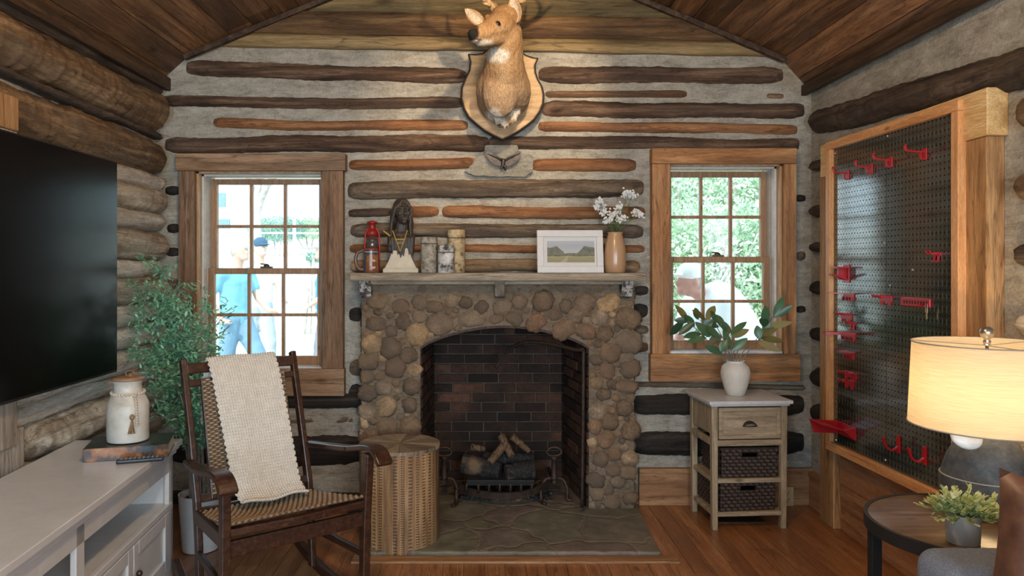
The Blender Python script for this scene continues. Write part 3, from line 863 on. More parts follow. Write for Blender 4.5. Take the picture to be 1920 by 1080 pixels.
def andiron(px, Y, lab):
    a = P(px, 905, Y); x = a.x; y = Y
    t = thing('andiron', lab, 'andiron', (x, y, .022), group=None)
    m = MB(); m.lathe([(.022, .125), (.026, .13), (.018, .14), (.016, .235), (.020, .24), (.022, .25), (.012, .26)], (x, y, .022), 14); m.build('post', m_iron, t, smooth=True)
    m = MB(); m.tube([V((x + .042 * cos(k * pi / 10), y, .022 + .283 + .026 * sin(k * pi / 10))) for k in range(20)], .009, 8, closed=True); m.build('ring_finial', m_iron, t, smooth=True)
    for s in (-1, 1):
        m = MB(); m.tube(bez([V((x, y, .15)), V((x + s * .05, y, .145)), V((x + s * .075, y - .01, .09)), V((x + s * .075, y - .015, .035)), V((x + s * .10, y - .02, .032))], 4), .011, 8); m.build('leg', m_iron, t, smooth=True)
    m = MB(); m.beam((x, y, .13), (x, y + .36, .11), .018, .018); m.beam((x, y + .35, .12), (x, y + .35, .022), .018, .018); m.build('log_bar', m_iron, t)
andiron(833, 4.34, 'left iron andiron with ring top, half behind the wooden drum table')
andiron(1039, 4.34, 'right iron andiron with ring top inside the firebox')

# =================================================================== MANTEL OBJECTS
MZ = 1.347
def mx(px, Y=4.18): return (px - VX) * Y / F
def mz(py, Y=4.18): return EZ - (py - VY) * Y / F
# scale: heights measured above the shelf (picture base line 508)
PS = 4.17 / F
def hh(py): return MZ + (508 - py) * PS
# red lantern
x, y = mx(697), 4.20
m_red = plain('worn red enamel', (.38, .03, .02), .4, .2, var=.4)
m_lglass = plain('smoky lantern glass', (.10, .085, .075), .08, 0, .8, Alpha=.75)
lt = thing('oil_lantern', 'small red railway lantern standing left on the mantel', 'lantern', (x, y, MZ))
m = MB(); m.lathe([(.040, .0), (.042, .01), (.042, .07), (.036, .085), (.03, .10), (.026, .11)], (x, y, MZ), 24); m.build('fuel_tank', m_red, lt, smooth=True)
m = MB(); m.lathe([(.025, .11), (.033, .14), (.035, .165), (.030, .19), (.022, .21)], (x, y, MZ), 24); m.build('globe', m_lglass, lt, smooth=True)
m = MB(); m.lathe([(.026, .205), (.032, .22), (.03, .235), (.02, .24), (.018, .275), (.028, .277), (.030, .285), (.012, .29), (.010, .292)], (x, y, MZ), 24); m.build('chimney', m_red, lt, smooth=True)
for s in (-1, 1):
    m = MB(); m.tube(bez([V((x + s * .038, y, MZ + .07)), V((x + s * .042, y, MZ + .15)), V((x + s * .036, y, MZ + .225)), V((x + s * .018, y, MZ + .25))], 5), .005, 8); m.build('side_tube', m_red, lt, smooth=True)
m = MB(); m.tube([V((x + .034 * cos(k * pi / 6), y + .034 * sin(k * pi / 6), MZ + .15)) for k in range(12)], .0016, 5, closed=True); m.tube([V((x + .036 * cos(k * pi / 6), y + .036 * sin(k * pi / 6), MZ + .19)) for k in range(12)], .0016, 5, closed=True); m.build('wire_guard', m_red, lt)
# beer mug in front with striped print and letter
x, y = mx(699), 4.115
mug_o = NT('mug print')
tc = mug_o.new('ShaderNodeTexCoord'); sp = mug_o.new('ShaderNodeSeparateXYZ'); mug_o.link(tc.outputs['Object'], sp.inputs[0])
_z = sp.outputs[2]
_n = mug_o.noise(tc.outputs['Object'], 90, 3, .6)
cc = mug_o.ramp(_z, [(.0, (.22, .07, .03)), (.055, (.30, .13, .04)), (.099, (.02, .02, .03)), (.102, (.6, .6, .62)), (.105, (.02, .03, .06)), (.112, (.6, .6, .62)), (.116, (.02, .03, .06)), (.122, (.28, .05, .03))], 'CONSTANT')
mug_o.set(mug_o.mix(.25, cc, mug_o.ramp(_n, [(.3, (.1, .05, .02)), (.7, (.4, .2, .08))])), .25)
mg = thing('beer_mug', 'orange brown mug with striped rim and white letter C in front of the lantern', 'mug', (x, y, MZ))
m = MB(); m.lathe([(.030, 0), (.043, .002), (.042, .02), (.040, .12), (.041, .135), (.037, .135), (.036, .02), (.0, .018)], (0, 0, 0), 28); m.build('body', mug_o.m, mg, world=False, smooth=True)
m_bl = plain('blue print', (.03, .05, .10), .3); m_wp = plain('white print', (.75, .73, .70), .3); m_rp = plain('red print', (.55, .04, .02), .3)
m = MB(); m.tube(bez([V((x - .038, y, MZ + .125)), V((x - .075, y, MZ + .11)), V((x - .085, y, MZ + .065)), V((x - .068, y, MZ + .025)), V((x - .04, y, MZ + .018))], 6), .010, 10); m.build('handle', plain('brown mug handle', (.16, .08, .045), .3), mg, smooth=True)
def oncyl(a, z, r=.0432): return V((x + r * sin(a), y - r * cos(a), MZ + z))
m = MB(); m.tube([oncyl(.40 + .36 * cos(t), .048 + .021 * sin(t)) for t in [radians(48 + k * 14.7) for k in range(19)]], .0052, 6); m.build('letter', m_wp, mg)
m = MB(); m.tube([oncyl(.40 + .36 * cos(t), .048 + .021 * sin(t), .0462) for t in [radians(52 + k * 14) for k in range(19)]], .0022, 6); m.build('emblem_fill', m_rp, mg)
m = MB(); m.tube([oncyl(-.62 + .0 * k, .003 + k * .01) for k in range(8)] + [oncyl(-.5, .092), oncyl(-.3, .098), oncyl(.9, .098)], .0022, 6); m.tube([oncyl(-.78, .003 + k * .01) for k in range(8)] + [oncyl(-.7, .099), oncyl(-.45, .107), oncyl(.9, .107)], .0022, 6); m.build('stripe', m_bl, mg)

# bust of a chief
x, y = mx(752), 4.20
bs = thing('bust_statue', 'carved dark bust with long hair and a ragged fringed vest on a cream stand', 'statue', (x, y, MZ))
m_base = plain('cream plaster', (.62, .54, .40), .6)
def rz_(p): return p
m = MB()
def quadlo(m, lv):   # stacked rectangles
    vs = []; fs = []
    for (z, hx, hy, ox) in lv:
        vs += [V((x + ox - hx, y - hy, MZ + z)), V((x + ox + hx, y - hy, MZ + z)), V((x + ox + hx, y + hy, MZ + z)), V((x + ox - hx, y + hy, MZ + z))]
    n = len(lv); fs.append((3, 2, 1, 0)); fs.append(tuple(4 * (n - 1) + k for k in range(4)))
    for i in range(n - 1):
        for k in range(4): fs.append((4 * i + k, 4 * i + (k + 1) % 4, 4 * i + 4 + (k + 1) % 4, 4 * i + 4 + k))
    m.add(vs, fs)
quadlo(m, [(0, .098, .055, 0), (.022, .098, .055, 0), (.027, .088, .05, 0), (.07, .066, .042, 0), (.13, .045, .035, 0), (.2, .03, .03, 0)])
m.build('plinth', m_base, bs, bevel=.003)
hb = MB()
hx, hy, hz = x + .006, y - .006, MZ + .342
RF = Matrix.Rotation(radians(20), 3, 'Z'); KS = 1.3
def fp_(a, b_, c): return V((hx, hy, hz)) + RF @ V((a * KS, b_ * KS, c * KS))
def rr_(*r): return tuple(q * KS for q in r)
hb.ell(fp_(0, 0, .004), rr_(.034, .042, .050), RF); hb.ell(fp_(0, -.012, -.022), rr_(.027, .030, .034), RF)
hb.cap(fp_(0, -.041, .010), fp_(0, -.053, -.012), .006, .010); hb.cap(fp_(-.020, -.037, .014), fp_(.020, -.037, .014), .008, .008)
hb.cap(fp_(-.010, -.041, -.027), fp_(.010, -.041, -.027), .0048, .0048); hb.cap(fp_(-.009, -.040, -.034), fp_(.009, -.040, -.034), .0048, .0048); hb.ell(fp_(0, -.034, -.045), rr_(.012, .010, .009), RF)
for s in (-1, 1): hb.ell(fp_(s * .019, -.031, -.008), rr_(.009, .009, .009), RF, 10, 6); hb.ell(fp_(s * .012, -.0375, .004), rr_(.005, .0035, .003), RF, 8, 6); hb.cap(fp_(s * .010, -.042, -.014), fp_(s * .017, -.034, -.032), .0035, .0035)
hb.cap((hx, hy + .01, hz - .03), (x, y + .01, MZ + .23), .034, .042)
hb.ell(fp_(0, .012, .014), rr_(.041, .042, .048), RF)
for s in (-1, 1):
    for k in range(10):
        a0 = fp_(s * .006, -.026 + k * .008, .048); a1 = fp_(s * (.036 + .0008 * k), -.022 + k * .007, .012 - .001 * k)
        a2 = V((x + s * (.052 + .003 * (k % 3)), y - .030 + k * .008, MZ + .275)); a3 = V((x + s * (.054 + .006 * (k % 2)), y - .040 + k * .008, MZ + .205 + .012 * (k % 3)))
        for q0, q1, r0, r1 in ((a0, a1, .008, .009), (a1, a2, .009, .010), (a2, a3, .010, .005)): hb.cap(q0, q1, r0, r1, 8)
m_bust = NT('carved dark wood'); _c = m_bust.coord((8, 8, 1.2)); _n = m_bust.noise(_c, 18, 6, .7)
m_bust.set(m_bust.ramp(_n, [(.3, (.02, .014, .01)), (.55, (.075, .055, .04)), (.75, (.15, .11, .08))]), .33); m_bust.bump(_n, .7, .006)
fuse(hb, 'head', m_bust.m, bs, .0028, 1)
vb = MB()
vb.ell((x, y, MZ + .205), (.060, .042, .038)); vb.cap((x, y, MZ + .245), (x - .05, y, MZ + .205), .026, .026); vb.cap((x, y, MZ + .245), (x + .05, y, MZ + .205), .026, .026); vb.cap((x - .055, y, MZ + .22), (x - .095, y, MZ + .225), .024, .016); vb.cap((x - .05, y, MZ + .2), (x - .06, y, MZ + .13), .03, .02); vb.cap((x + .05, y, MZ + .2), (x + .055, y, MZ + .11), .028, .016)
vb.ell((x, y - .002, MZ + .17), (.056, .038, .06))
for k in range(9):
    px_ = -.06 + k * .015; zl = (.155, .105, .125, .10, .062, .085, .14, .100, .085)[k]
    vb.cap((x + px_, y - .032 * sqrt(max(0.1, 1 - (px_ / .07) ** 2)), MZ + .19), (x + px_ * 1.05, y - .036, MZ + zl), .016, .004)
fuse(vb, 'vest', m_bust.m, bs, .0035, 1)
m_yel = plain('yellow paint', (.62, .36, .04), .5)
m = MB(); q = lambda a, z: V((x + a + .004, y - .051, MZ + z))
m.tube([q(-.048, .235), q(-.03, .185), q(-.006, .118), q(.018, .185), q(.034, .235)], .0025, 6); m.tube([q(-.03, .186), q(.02, .186)], .0028, 6)
m.tube([q(-.024, .172), q(-.015, .160), q(-.006, .172), q(.003, .160), q(.012, .172)], .0028, 6); m.tube([q(-.016, .148), q(-.006, .120), q(.005, .148)], .003, 6)
m.tube([V((x - .098, y - .03, MZ + .235)), V((x - .06, y - .034, MZ + .205))], .004, 6)
m.build('painted_beadwork', m_yel, bs, label='yellow beadwork chevrons')
# birch candles
def birchmat(name, a, b_, c, s=20):
    t = NT(name); n = t.noise(t.coord((1, 1, 1.2)), s, 7, .75); n2 = t.noise(t.coord((1, 1, 4)), 40, 3, .5)
    t.set(t.ramp(n, [(.38, a), (.48, b_), (.62, c)]), .8); t.bump(n, .5, .004); return t.m
def pot(name, x, y, r, h, mat, lab, cat, band=None, top=None, z=MZ):
    t = thing(name, lab, cat, (x, y, z))
    m = MB(); m.lathe([(r * .96, 0), (r, .004), (r, h - .003), (r * .92, h), (r * .82, h - .004), (0, h - .006)], (x, y, z), 28, wob=lambda a, zz: 1 + .03 * nz(cos(a) * 2 + x * 50, sin(a) * 2, zz * 20)); m.build('body', mat, t, smooth=True, auto=40)
    if band is not None:
        m = MB(); m.tube([V((x + (r + .001) * cos(k * pi / 12), y + (r + .001) * sin(k * pi / 12), z + band)) for k in range(24)], .0025, 6, closed=True); m.build('cord', m_brn, t, smooth=True)
    m = MB(); m.tube([V((x, y, z + h - .008)), V((x, y, z + h + .006))], .0012, 5); m.build('wick', m_black, t)
    return t
m_brn = plain('brown cord', (.10, .06, .035), .8)
pot('bark_candle', mx(804), 4.20, .047, .200, birchmat('grey bark', (.10, .08, .06), (.33, .28, .21), (.50, .44, .35), 30), 'wide grey bark covered candle beside the bust', 'candle', .163)
pot('bark_candle', mx(837), 4.14, .046, .152, birchmat('white birch', (.05, .045, .04), (.55, .52, .47), (.78, .75, .70), 16), 'short white birch candle with black marks, front of the three', 'candle', .113)
pot('bark_candle', mx(855), 4.235, .050, .243, birchmat('brown birch', (.14, .09, .04), (.45, .32, .16), (.66, .52, .30), 26), 'tall golden brown birch candle behind the short white one', 'candle', .196)
# picture
x0, x1 = mx(1007, 4.15), mx(1131, 4.15); h0, h1 = MZ, hh(428)
pf = thing('picture_frame', 'white framed landscape painting leaning on the right half of the mantel', 'picture', ((x0 + x1) / 2, 4.15, MZ))
m_wf = plain('white painted frame', (.74, .72, .69), .5, var=.04)
LT = .035
def pt(a, s, off=0): return V((lerp(x0, x1, a), 4.14 + s * .045 - off, lerp(h0, h1, s)))
m = MB(); fw = .10; fh = .155
for (a0, a1, s0, s1) in ((0, 1, 0, fh), (0, 1, 1 - fh, 1), (0, fw, fh, 1 - fh), (1 - fw, 1, fh, 1 - fh)):
    m.hexa([pt(a, s, o) for a in (a0, a1) for s in (s0, s1) for o in (0, .02)])
m.build('frame', m_wf, pf, bevel=.003)
m = MB(); m.hexa([pt(a, s, o) for a in (fw, 1 - fw) for s in (fh, 1 - fh) for o in (0, .006)]); m.build('mat_board', plain('mat board', (.70, .68, .64), .7, var=.03), pf)
t = NT('landscape painting'); tc = t.new('ShaderNodeTexCoord'); sp = t.new('ShaderNodeSeparateXYZ'); t.link(tc.outputs['Object'], sp.inputs[0])
n1 = t.noise(tc.outputs['Object'], 35, 6, .7); n2 = t.noise(tc.outputs['Object'], 14, 3, .6)
# heights in local z: picture spans about .056 to .20
zz = t.math('ADD', sp.outputs[2], t.math('MULTIPLY', t.math('SUBTRACT', n2, .5), .012))
c = t.ramp(t.math('MULTIPLY', zz, 5), [(.0, (.20, .19, .08)), (.42, (.33, .30, .15)), (.50, (.45, .42, .28)), (.53, (.50, .52, .50)), (.75, (.42, .45, .48)), (1, (.52, .54, .57))])
ab = t.math('ABSOLUTE', t.math('SUBTRACT', sp.outputs[0], .005))
hgt = t.math('ADD', t.math('MULTIPLY', t.ramp(ab, [(.035, .03), (.075, .75), (.11, .6)]), .055), t.math('MULTIPLY', n1, .03))
tree = t.math('LESS_THAN', zz, t.math('ADD', .092, hgt)); tr2 = t.math('GREATER_THAN', zz, .092)
msk = t.math('MULTIPLY', t.math('MULTIPLY', tree, tr2), .85)
c = t.mix(msk, c, t.ramp(n1, [(.35, (.05, .055, .03)), (.65, (.20, .19, .10))]))
road = t.math('LESS_THAN', t.math('ABSOLUTE', t.math('ADD', t.math('ADD', sp.outputs[0], .012), t.math('MULTIPLY', t.math('SUBTRACT', zz, .092), -.8))), t.math('MULTIPLY', t.math('SUBTRACT', .098, zz), .45))
c = t.mix(t.math('MULTIPLY', road, .6), c, (.50, .42, .30))
t.set(c, .6)
m = MB(); a0, a1, s0, s1 = .155, .87, .245, .745
m.hexa([pt(a, s, o) for a in (a0, a1) for s in (s0, s1) for o in (0.004, .009)]); m.build('painting', t.m, pf, label='painted landscape with trees and a track')
# tan vase + white flowers
x, y = mx(1152), 4.16
m_tan = plain('glazed tan stoneware', (.50, .30, .16), .25, 0, .6, var=.06, nscale=8, bump=0)
vz = thing('vase', 'tall tan stoneware vase on the right end of the mantel', 'vase', (x, y, MZ))
m = MB(); m.lathe([(.048, 0), (.056, .004), (.060, .05), (.060, .11), (.054, .16), (.044, .20), (.039, .215), (.042, .226), (.038, .226), (.034, .21), (.0, .18)], (x, y, MZ), 36); m.build('body', m_tan, vz, smooth=True)
m_gl = plain('leaf mid green', (.10, .19, .05), .5, var=.4, nscale=8); m_stem = plain('green stem', (.13, .18, .06), .6); m_wfl = plain('white petals', (.80, .80, .76), .6, var=.05)
fl = thing('flower_bunch', 'white spray flowers with green stems standing in the tan vase', 'flowers', (x, y, MZ + .19))
heads = [(1124, 378), (1118, 386), (1133, 400), (1140, 414), (1147, 404), (1155, 398), (1163, 388), (1178, 360), (1186, 366), (1174, 366), (1190, 398), (1201, 402), (1168, 408), (1130, 390), (1160, 412)]
mf = MB(); mst = MB(); mlv = MB()
for i, (px, py) in enumerate(heads):
    Y = y + R.uniform(-.05, .05); hp = P(px, py, Y)
    pth = bez([V((x, y, MZ + .18)), V((x + (hp.x - x) * .25, lerp(y, Y, .3), MZ + .25)), hp], 5); mst.tube(pth, .0015, 5)
    for k in range(26):
        q = hp + V((R.gauss(0, .011), R.gauss(0, .012), R.gauss(0, .010)))
        for e in range(5):
            a = e * 2 * pi / 5 + R.random(); mf.leaf(q, (cos(a), -.4 + .3 * sin(a), sin(a)), (0, -1, .3), .0075, .005, .1, .2, n=2)
    for k in range(9):
        q = pth[R.randrange(3, len(pth))]; mlv.leaf(q, (R.uniform(-1, 1), R.uniform(-1, .6), R.uniform(-.2, 1)), (0, 0, 1), R.uniform(.02, .04), .006)
mst.build('stems', m_stem, fl); mf.build('blossoms', m_wfl, fl); mlv.build('leaves', m_gl, fl)

# eagle on the mortar patch
x, y, z = xc_(944, 4.29), 4.30, zc_(303, 4.29)
m_eg = plain('dark cast metal', (.07, .06, .055), .45, .6, var=.4, nscale=50)
eg = thing('eagle_ornament', 'small dark metal eagle with spread wings fixed on mortar above the mantel', 'ornament', (x, y, z - .04))
hb = MB(); hb.cap((x, y - .015, z + .005), (x - .005, y - .018, z - .025), .013, .010); hb.ell((x - .012, y - .028, z + .012), (.008, .010, .007), None, 10, 8); hb.cap((x - .014, y - .03, z + .01), (x - .022, y - .032, z + .004), .004, .002)
hb.cap((x, y - .012, z - .02), (x + .012, y - .01, z - .045), .010, .007)
for s in (-1, 1): hb.cap((x + s * .008, y - .018, z - .025), (x + s * .014, y - .022, z - .042), .006, .005)
fuse(hb, 'body', m_eg, eg, .0022, 1)
for s in (-1, 1):
    m = MB()
    for k in range(13):
        t = k / 12; bx = x + s * (.012 + t * .052); bz = z + .006 + .022 * sin(t * 1.6) + t * .014
        L = lerp(.038, .055, sin(t * pi)) ; ang = lerp(-1.2, .35, t)
        m.leaf((bx, y - .012 - t * .004, bz), (s * cos(ang), 0, sin(ang)), (0, -1, 0), L, .019, .1, .0, n=3)
    m.tube(bez([V((x + s * .006, y - .015, z + .004)), V((x + s * .035, y - .018, z + .022)), V((x + s * .06, y - .018, z + .032)), V((x + s * .092, y - .016, z + .045))], 4), [.006] * 5 + [.005] * 4 + [.003] * 4, 8)
    m.build('wing', m_eg, eg, solid=.003)
# =================================================================== DEER MOUNT
dx0, dy0 = xc_(942, 4.29), 4.27
deer = thing('deer_mount', 'taxidermy deer head with neck on a shield shaped wooden plaque above the mantel', 'deer head', (dx0, WY - .06, zc_(264, 4.28)))
sp_ = [(942, 264), (955, 258), (972, 249), (988, 238), (1003, 226), (1014, 210), (1020, 195), (1021, 178), (1017, 162), (1009, 148), (1005, 136), (1004, 122), (1010, 109), (1000, 108), (986, 103), (972, 92), (945, 84), (915, 92), (905, 100), (890, 102), (877, 101), (881, 115), (879, 132), (871, 148), (864, 165), (863, 185), (868, 205), (877, 221), (893, 235), (908, 247), (925, 256)]
m_plq = wood('plaque oak', (.30, .17, .07), (.47, .29, .13), (.60, .40, .21), 'x', 1.2, .4, .1, crack=False)
cx_, cz_ = 942, 175
m = MB(); m.prism([(xc_(cx_ + (a - cx_) * 1.0, 4.27), zc_(cz_ + (c - cz_) * 1.0, 4.27)) for a, c in sp_], fy, WY - .09, WY - .055)
m.build('plaque_edge', m_black, deer, bevel=.005)
m = MB(); m.prism([(xc_(cx_ + (a - cx_) * .955, 4.26), zc_(cz_ + (c - cz_) * .965, 4.26)) for a, c in sp_], fy, WY - .105, WY - .085)
m.build('plaque', m_plq, deer, bevel=.006)
hb = MB()
def rings(m, L, seg=22):
    """L: (px, py, Y, half width px, half depth m, tilt)"""
    pts = []
    vs = []; fs = []
    for (px, py, Y, w, d, tl) in L:
        c = P(px, py, Y); wx = w * Y / F
        for k in range(seg):
            a = 2 * pi * k / seg
            vs.append(c + V((cos(a) * wx, sin(a) * d * cos(tl), sin(a) * d * sin(tl))))
    n = len(L)
    for i in range(n - 1):
        for k in range(seg):
            k2 = (k + 1) % seg; fs.append((i * seg + k, i * seg + k2, (i + 1) * seg + k2, (i + 1) * seg + k))
    fs.append(tuple(range(seg - 1, -1, -1))); fs.append(tuple((n - 1) * seg + k for k in range(seg)))
    m.add(vs, fs)
rings(hb, [(942, 239, 4.24, 5, .02, 0), (941, 228, 4.225, 20, .05, .1), (942, 212, 4.20, 39, .09, .2), (944, 195, 4.17, 48, .125, .3), (944, 175, 4.14, 52, .15, .4), (944, 155, 4.11, 50, .155, .6), (945, 135, 4.06, 41, .135, .8), (946, 115, 4.01, 36, .115, .8), (948, 95, 3.98, 33, .105, .7), (950, 72, 3.95, 30, .10, .5), (950, 50, 3.93, 27, .10, .4)])
hb.ell(P(938, 172, 4.03), (.10, .07, .14)); hb.ell(P(926, 208, 4.17), (.05, .05, .06)); hb.ell(P(962, 206, 4.17), (.05, .05, .06))
for k in range(46):
    pp = P(R.uniform(908, 978), 0, 4.10); f_ = (VX + pp.x / 4.10 * F - 943) / 42; py_ = 232 - 26 * f_ * f_ + R.uniform(-16, 4); a = P(943 + f_ * 38, py_ - 10, 4.10 + .03 * abs(f_)); hb.cap(a, a + V((R.uniform(-.012, .012), -.004, -R.uniform(.03, .055))), .013, .003)
# head
sk = P(946, 38, 3.92); ns = P(889, 66, 3.70)
hb.ell(sk, (.082, .095, .078)); hb.ell(P(940, 48, 3.88), (.072, .085, .075)); hb.ell(P(957, 62, 3.95), (.06, .08, .07))
def hp(t, off=(0, 0, 0)): return lerp(sk, ns, t) + V(off)
hb.cap(P(932, 50, 3.86), P(905, 62, 3.76), .062, .042); hb.cap(P(908, 62, 3.77), P(890, 68, 3.70), .042, .034)
hb.cap(P(938, 68, 3.88), P(900, 78, 3.74), .045, .026); hb.cap(P(930, 35, 3.84), P(895, 60, 3.71), .032, .022)
hb.ell(P(886, 62, 3.685), (.024, .022, .020)); hb.ell(P(893, 76, 3.715), (.030, .03, .014))
hb.ell(P(934, 38, 3.825), (.026, .026, .018)); hb.ell(P(915, 34, 3.88), (.02, .02, .02))
for (a, c) in (((930, 24, 3.93), (927, 10, 3.93)), ((958, 20, 3.95), (963, 6, 3.95))): hb.cap(P(*a), P(*c), .022, .018)
EYE = P(932.5, 45, 3.79)
def dcol(p):
    px = VX + p.x / p.y * F; py = VY - (p.z - EZ) / p.y * F
    base = (.36, .205, .095); n_ = nz(p.x * 14, p.y * 14, p.z * 14)
    c = cmix(base, (.48, .30, .15), .5 + .5 * n_)
    if py > 130: c = cmix(c, (.40, .27, .16), ss(130, 175, py)); 
    c = cmix(c, (.60, .42, .24), .55 * ss(20, 0, abs(px - 945)) * ss(70, 110, py) * ss(185, 150, py))
    # white throat
    d = sqrt(((px - 932) / 24) ** 2 + ((py - 104) / 17) ** 2); c = cmix((.78, .72, .62), c, ss(.55, 1.15, d + .2 * n_))
    d = sqrt(((px - 905) / 24) ** 2 + ((py - 80) / 8) ** 2); c = cmix((.74, .66, .54), c, ss(.6, 1.2, d))
    # chest tufts
    for (a, b_, w, h) in ((926, 218, 18, 19), (968, 214, 14, 12), (943, 234, 8, 10)):
        d = sqrt(((px - a) / w) ** 2 + ((py - b_) / h) ** 2); c = cmix((.72, .64, .52), c, ss(.5, 1.15, d + .3 * n_))
    d = (p - EYE).length; c = cmix((.10, .06, .035), cmix((.52, .36, .20), c, ss(.028, .044, d)), ss(.017, .022, d))
    d = (p - P(893, 62, 3.70)).length; c = cmix((.10, .06, .04), c, ss(.035, .05, d)) if px < 897 and py < 72 else c
    if abs(py - 73.5 - (px - 890) * .12) < 1.3 and px < 903: c = (.05, .03, .02)
    if px > 905 and py < 60: c = cmix(c, (.27, .14, .055), .7 * ss(60, 40, py))
    d = (p - P(884, 62, 3.68)).length; c = cmix((.012, .010, .009), c, ss(.032, .044, d))
    return c
m_fur = vcol('deer fur', .85, 170, .55, 1.0, (1, 1, .35))
body = fuse(hb, 'head_and_neck', m_fur, deer, .0065, 4, dcol, fur=lambda p: .003 * nz(p.x * 60, p.y * 60, p.z * 25) + .005 * max(0, nz(p.x * 25, p.y * 25, p.z * 12)) * ss(2.3, 2.15, p.z) * 2)
m = MB(); m.ell(EYE, (.017, .014, .014)); m.build('eye', plain('glass eye', (.008, .005, .004), .05, 0, .8), deer, smooth=True)
for nm, tip, bs_, W, ux in (('ear', (871, 17, 3.90), (906, 44, 3.93), .085, (.3, -1, .2)), ('ear', (961, -8, 3.84), (967, 42, 3.86), .082, (-.25, -1, 0))):
    a = P(*bs_); c = P(*tip); m = MB(); d = (c - a); L = d.length; d.normalize(); up = V(ux); sd = d.cross(up).normalized(); u = sd.cross(d).normalized()
    def fe(s, t):
        w = W / 2 * (sin(pi * (t * .93 + .07)) ** .65) * (1.0 - .25 * t); k = (s - .5) * 2
        return a + d * L * t + sd * w * k - u * (.028 * (1 - k * k) * sin(pi * min(1, t + .15)) * 1.0) * -1 * -1
    m.grid(fe, 10, 14)
    o = m.build(nm, m_fur, deer, smooth=True, solid=.005)
    ca = o.data.color_attributes.new('Col', 'FLOAT_COLOR', 'POINT'); cc = []
    for i in range(len(o.data.vertices)):
        s = (i % 11) / 10; e = abs(s - .5) * 2; q = cmix((.62, .50, .38), (.40, .24, .11), ss(.55, .95, e)); cc += [*q, 1]
    ca.data.foreach_set('color', cc)
m_ant = wood('antler bone', (.16, .09, .04), (.40, .26, .13), (.60, .45, .28), 'z', 3, .5, .2, crack=False)
for pts, tines in ((((929, 20, 3.93), (915, 4, 3.90), (893, -12, 3.84), (872, -34, 3.78), (868, -66, 3.72), (885, -95, 3.68)), (((893, -12, 3.84), (884, -40, 3.88)), ((872, -30, 3.78), (842, -50, 3.78)), ((922, 12, 3.92), (905, 6, 3.86)))),
                   (((960, 16, 3.95), (975, 2, 3.95), (1000, -12, 3.93), (1026, -34, 3.88), (1034, -66, 3.82), (1020, -98, 3.76)), (((1000, -12, 3.93), (1006, -44, 3.95)), ((1026, -34, 3.88), (1052, -58, 3.88)), ((968, 8, 3.95), (985, 2, 3.88))))):
    m = MB(); q = bez([P(*p) for p in pts], 6); m.tube(q, [lerp(.020, .006, i / (len(q) - 1)) for i in range(len(q))], 10)
    for (a, c) in tines: a = P(*a); c = P(*c); m.tube([a, lerp(a, c, .5) + V((0, -.01, 0)), c], [.013, .010, .003], 8)
    m.build('antler', m_ant, deer, smooth=True)

# =================================================================== TELEVISION + CONSOLE
m_tvs = plain('black screen glass', (.003, .003, .0035), .22, 0, .15, bump=0); m_tvb = plain('black bezel', (.012, .012, .013), .35)
tv = thing('television', 'large flat black television mounted on the left log wall', 'television', (-1.70, 2.75, .886))
m = MB(); m.mm(-1.755, -1.715, 1.87, 3.53, .886, 1.878); m.build('housing', m_tvb, tv, bevel=.003)
m = MB(); m.mm(-1.716, -1.7125, 1.877, 3.523, .898, 1.871); m.build('screen', m_tvs, tv)
m = MB(); m.mm(-1.785, -1.752, 2.3, 2.7, 1.2, 1.5); m.build('wall_bracket', m_tvb, tv)
t = NT('worn white furniture paint'); co = t.coord(rnd=False); n = t.noise(co, 5, 8, .75, .3)
c = t.ramp(n, [(.30, (.10, .075, .05)), (.335, (.58, .58, .57)), (.6, (.65, .66, .66)), (.75, (.71, .72, .72))])
t.set(c, .26, 0, .6); t.bump(n, .15, .004); W_white = t.m
con = thing('media_console', 'distressed cream white television console with doors along the left wall', 'console', (-1.322, 3.32, 0), radians(4.5))
Lc = 1.85
def part(pa, name, mat, boxes, bev=.003, **kw):
    m = MB()
    for q in boxes: m.mm(*q)
    return m.build(name, mat, pa, world=False, bevel=bev, **kw)
part(con, 'top', W_white, [(-.46, 0, -Lc, 0, .594, .62), (-.455, -.010, -Lc + .01, -.010, .580, .594), (-.45, -.02, -Lc + .02, -.02, .562, .580)])
bx = -.032
part(con, 'case', W_white, [(-.44, bx, -.06, -.03, .0, .565), (-.44, bx, -Lc + .03, -Lc + .06, 0, .565), (-.44, -.43, -Lc + .05, -.05, .05, .56), (-.44, bx - .01, -Lc + .05, -.05, .335, .352), (-.44, bx - .01, -Lc + .05, -.05, .05, .07)])
part(con, 'face_frame', W_white, [(bx - .02, bx, -.085, -.03, .0, .565), (bx - .02, bx, -Lc + .03, -Lc + .085, 0, .565), (bx - .02, bx, -Lc + .05, -.05, .492, .565), (bx - .02, bx + .004, -Lc + .05, -.05, .33, .355), (bx - .02, bx, -Lc + .05, -.05, .04, .075), (bx - .02, bx, -Lc / 2 - .03, -Lc / 2 + .03, .04, .565)])
for (a, c) in ((-Lc / 2 + .035, -.09), (-Lc + .09, -Lc / 2 - .035)):
    h = (a + c) / 2
    for (p, q) in ((a, h - .003), (h + .003, c)):
        d = part(con, 'door', W_white, [(bx - .016, bx + .004, p, p + .05, .08, .325), (bx - .016, bx + .004, q - .05, q, .08, .325), (bx - .016, bx + .004, p + .05, q - .05, .275, .325), (bx - .016, bx + .004, p + .05, q - .05, .08, .13), (bx - .016, bx - .006, p + .04, q - .04, .12, .28)])
        m = MB(); kx = q - .025 if p == a else p + .025; m.ell((bx + .014, kx, .21), .012); m.build('knob', m_latch, d, world=False, smooth=True)
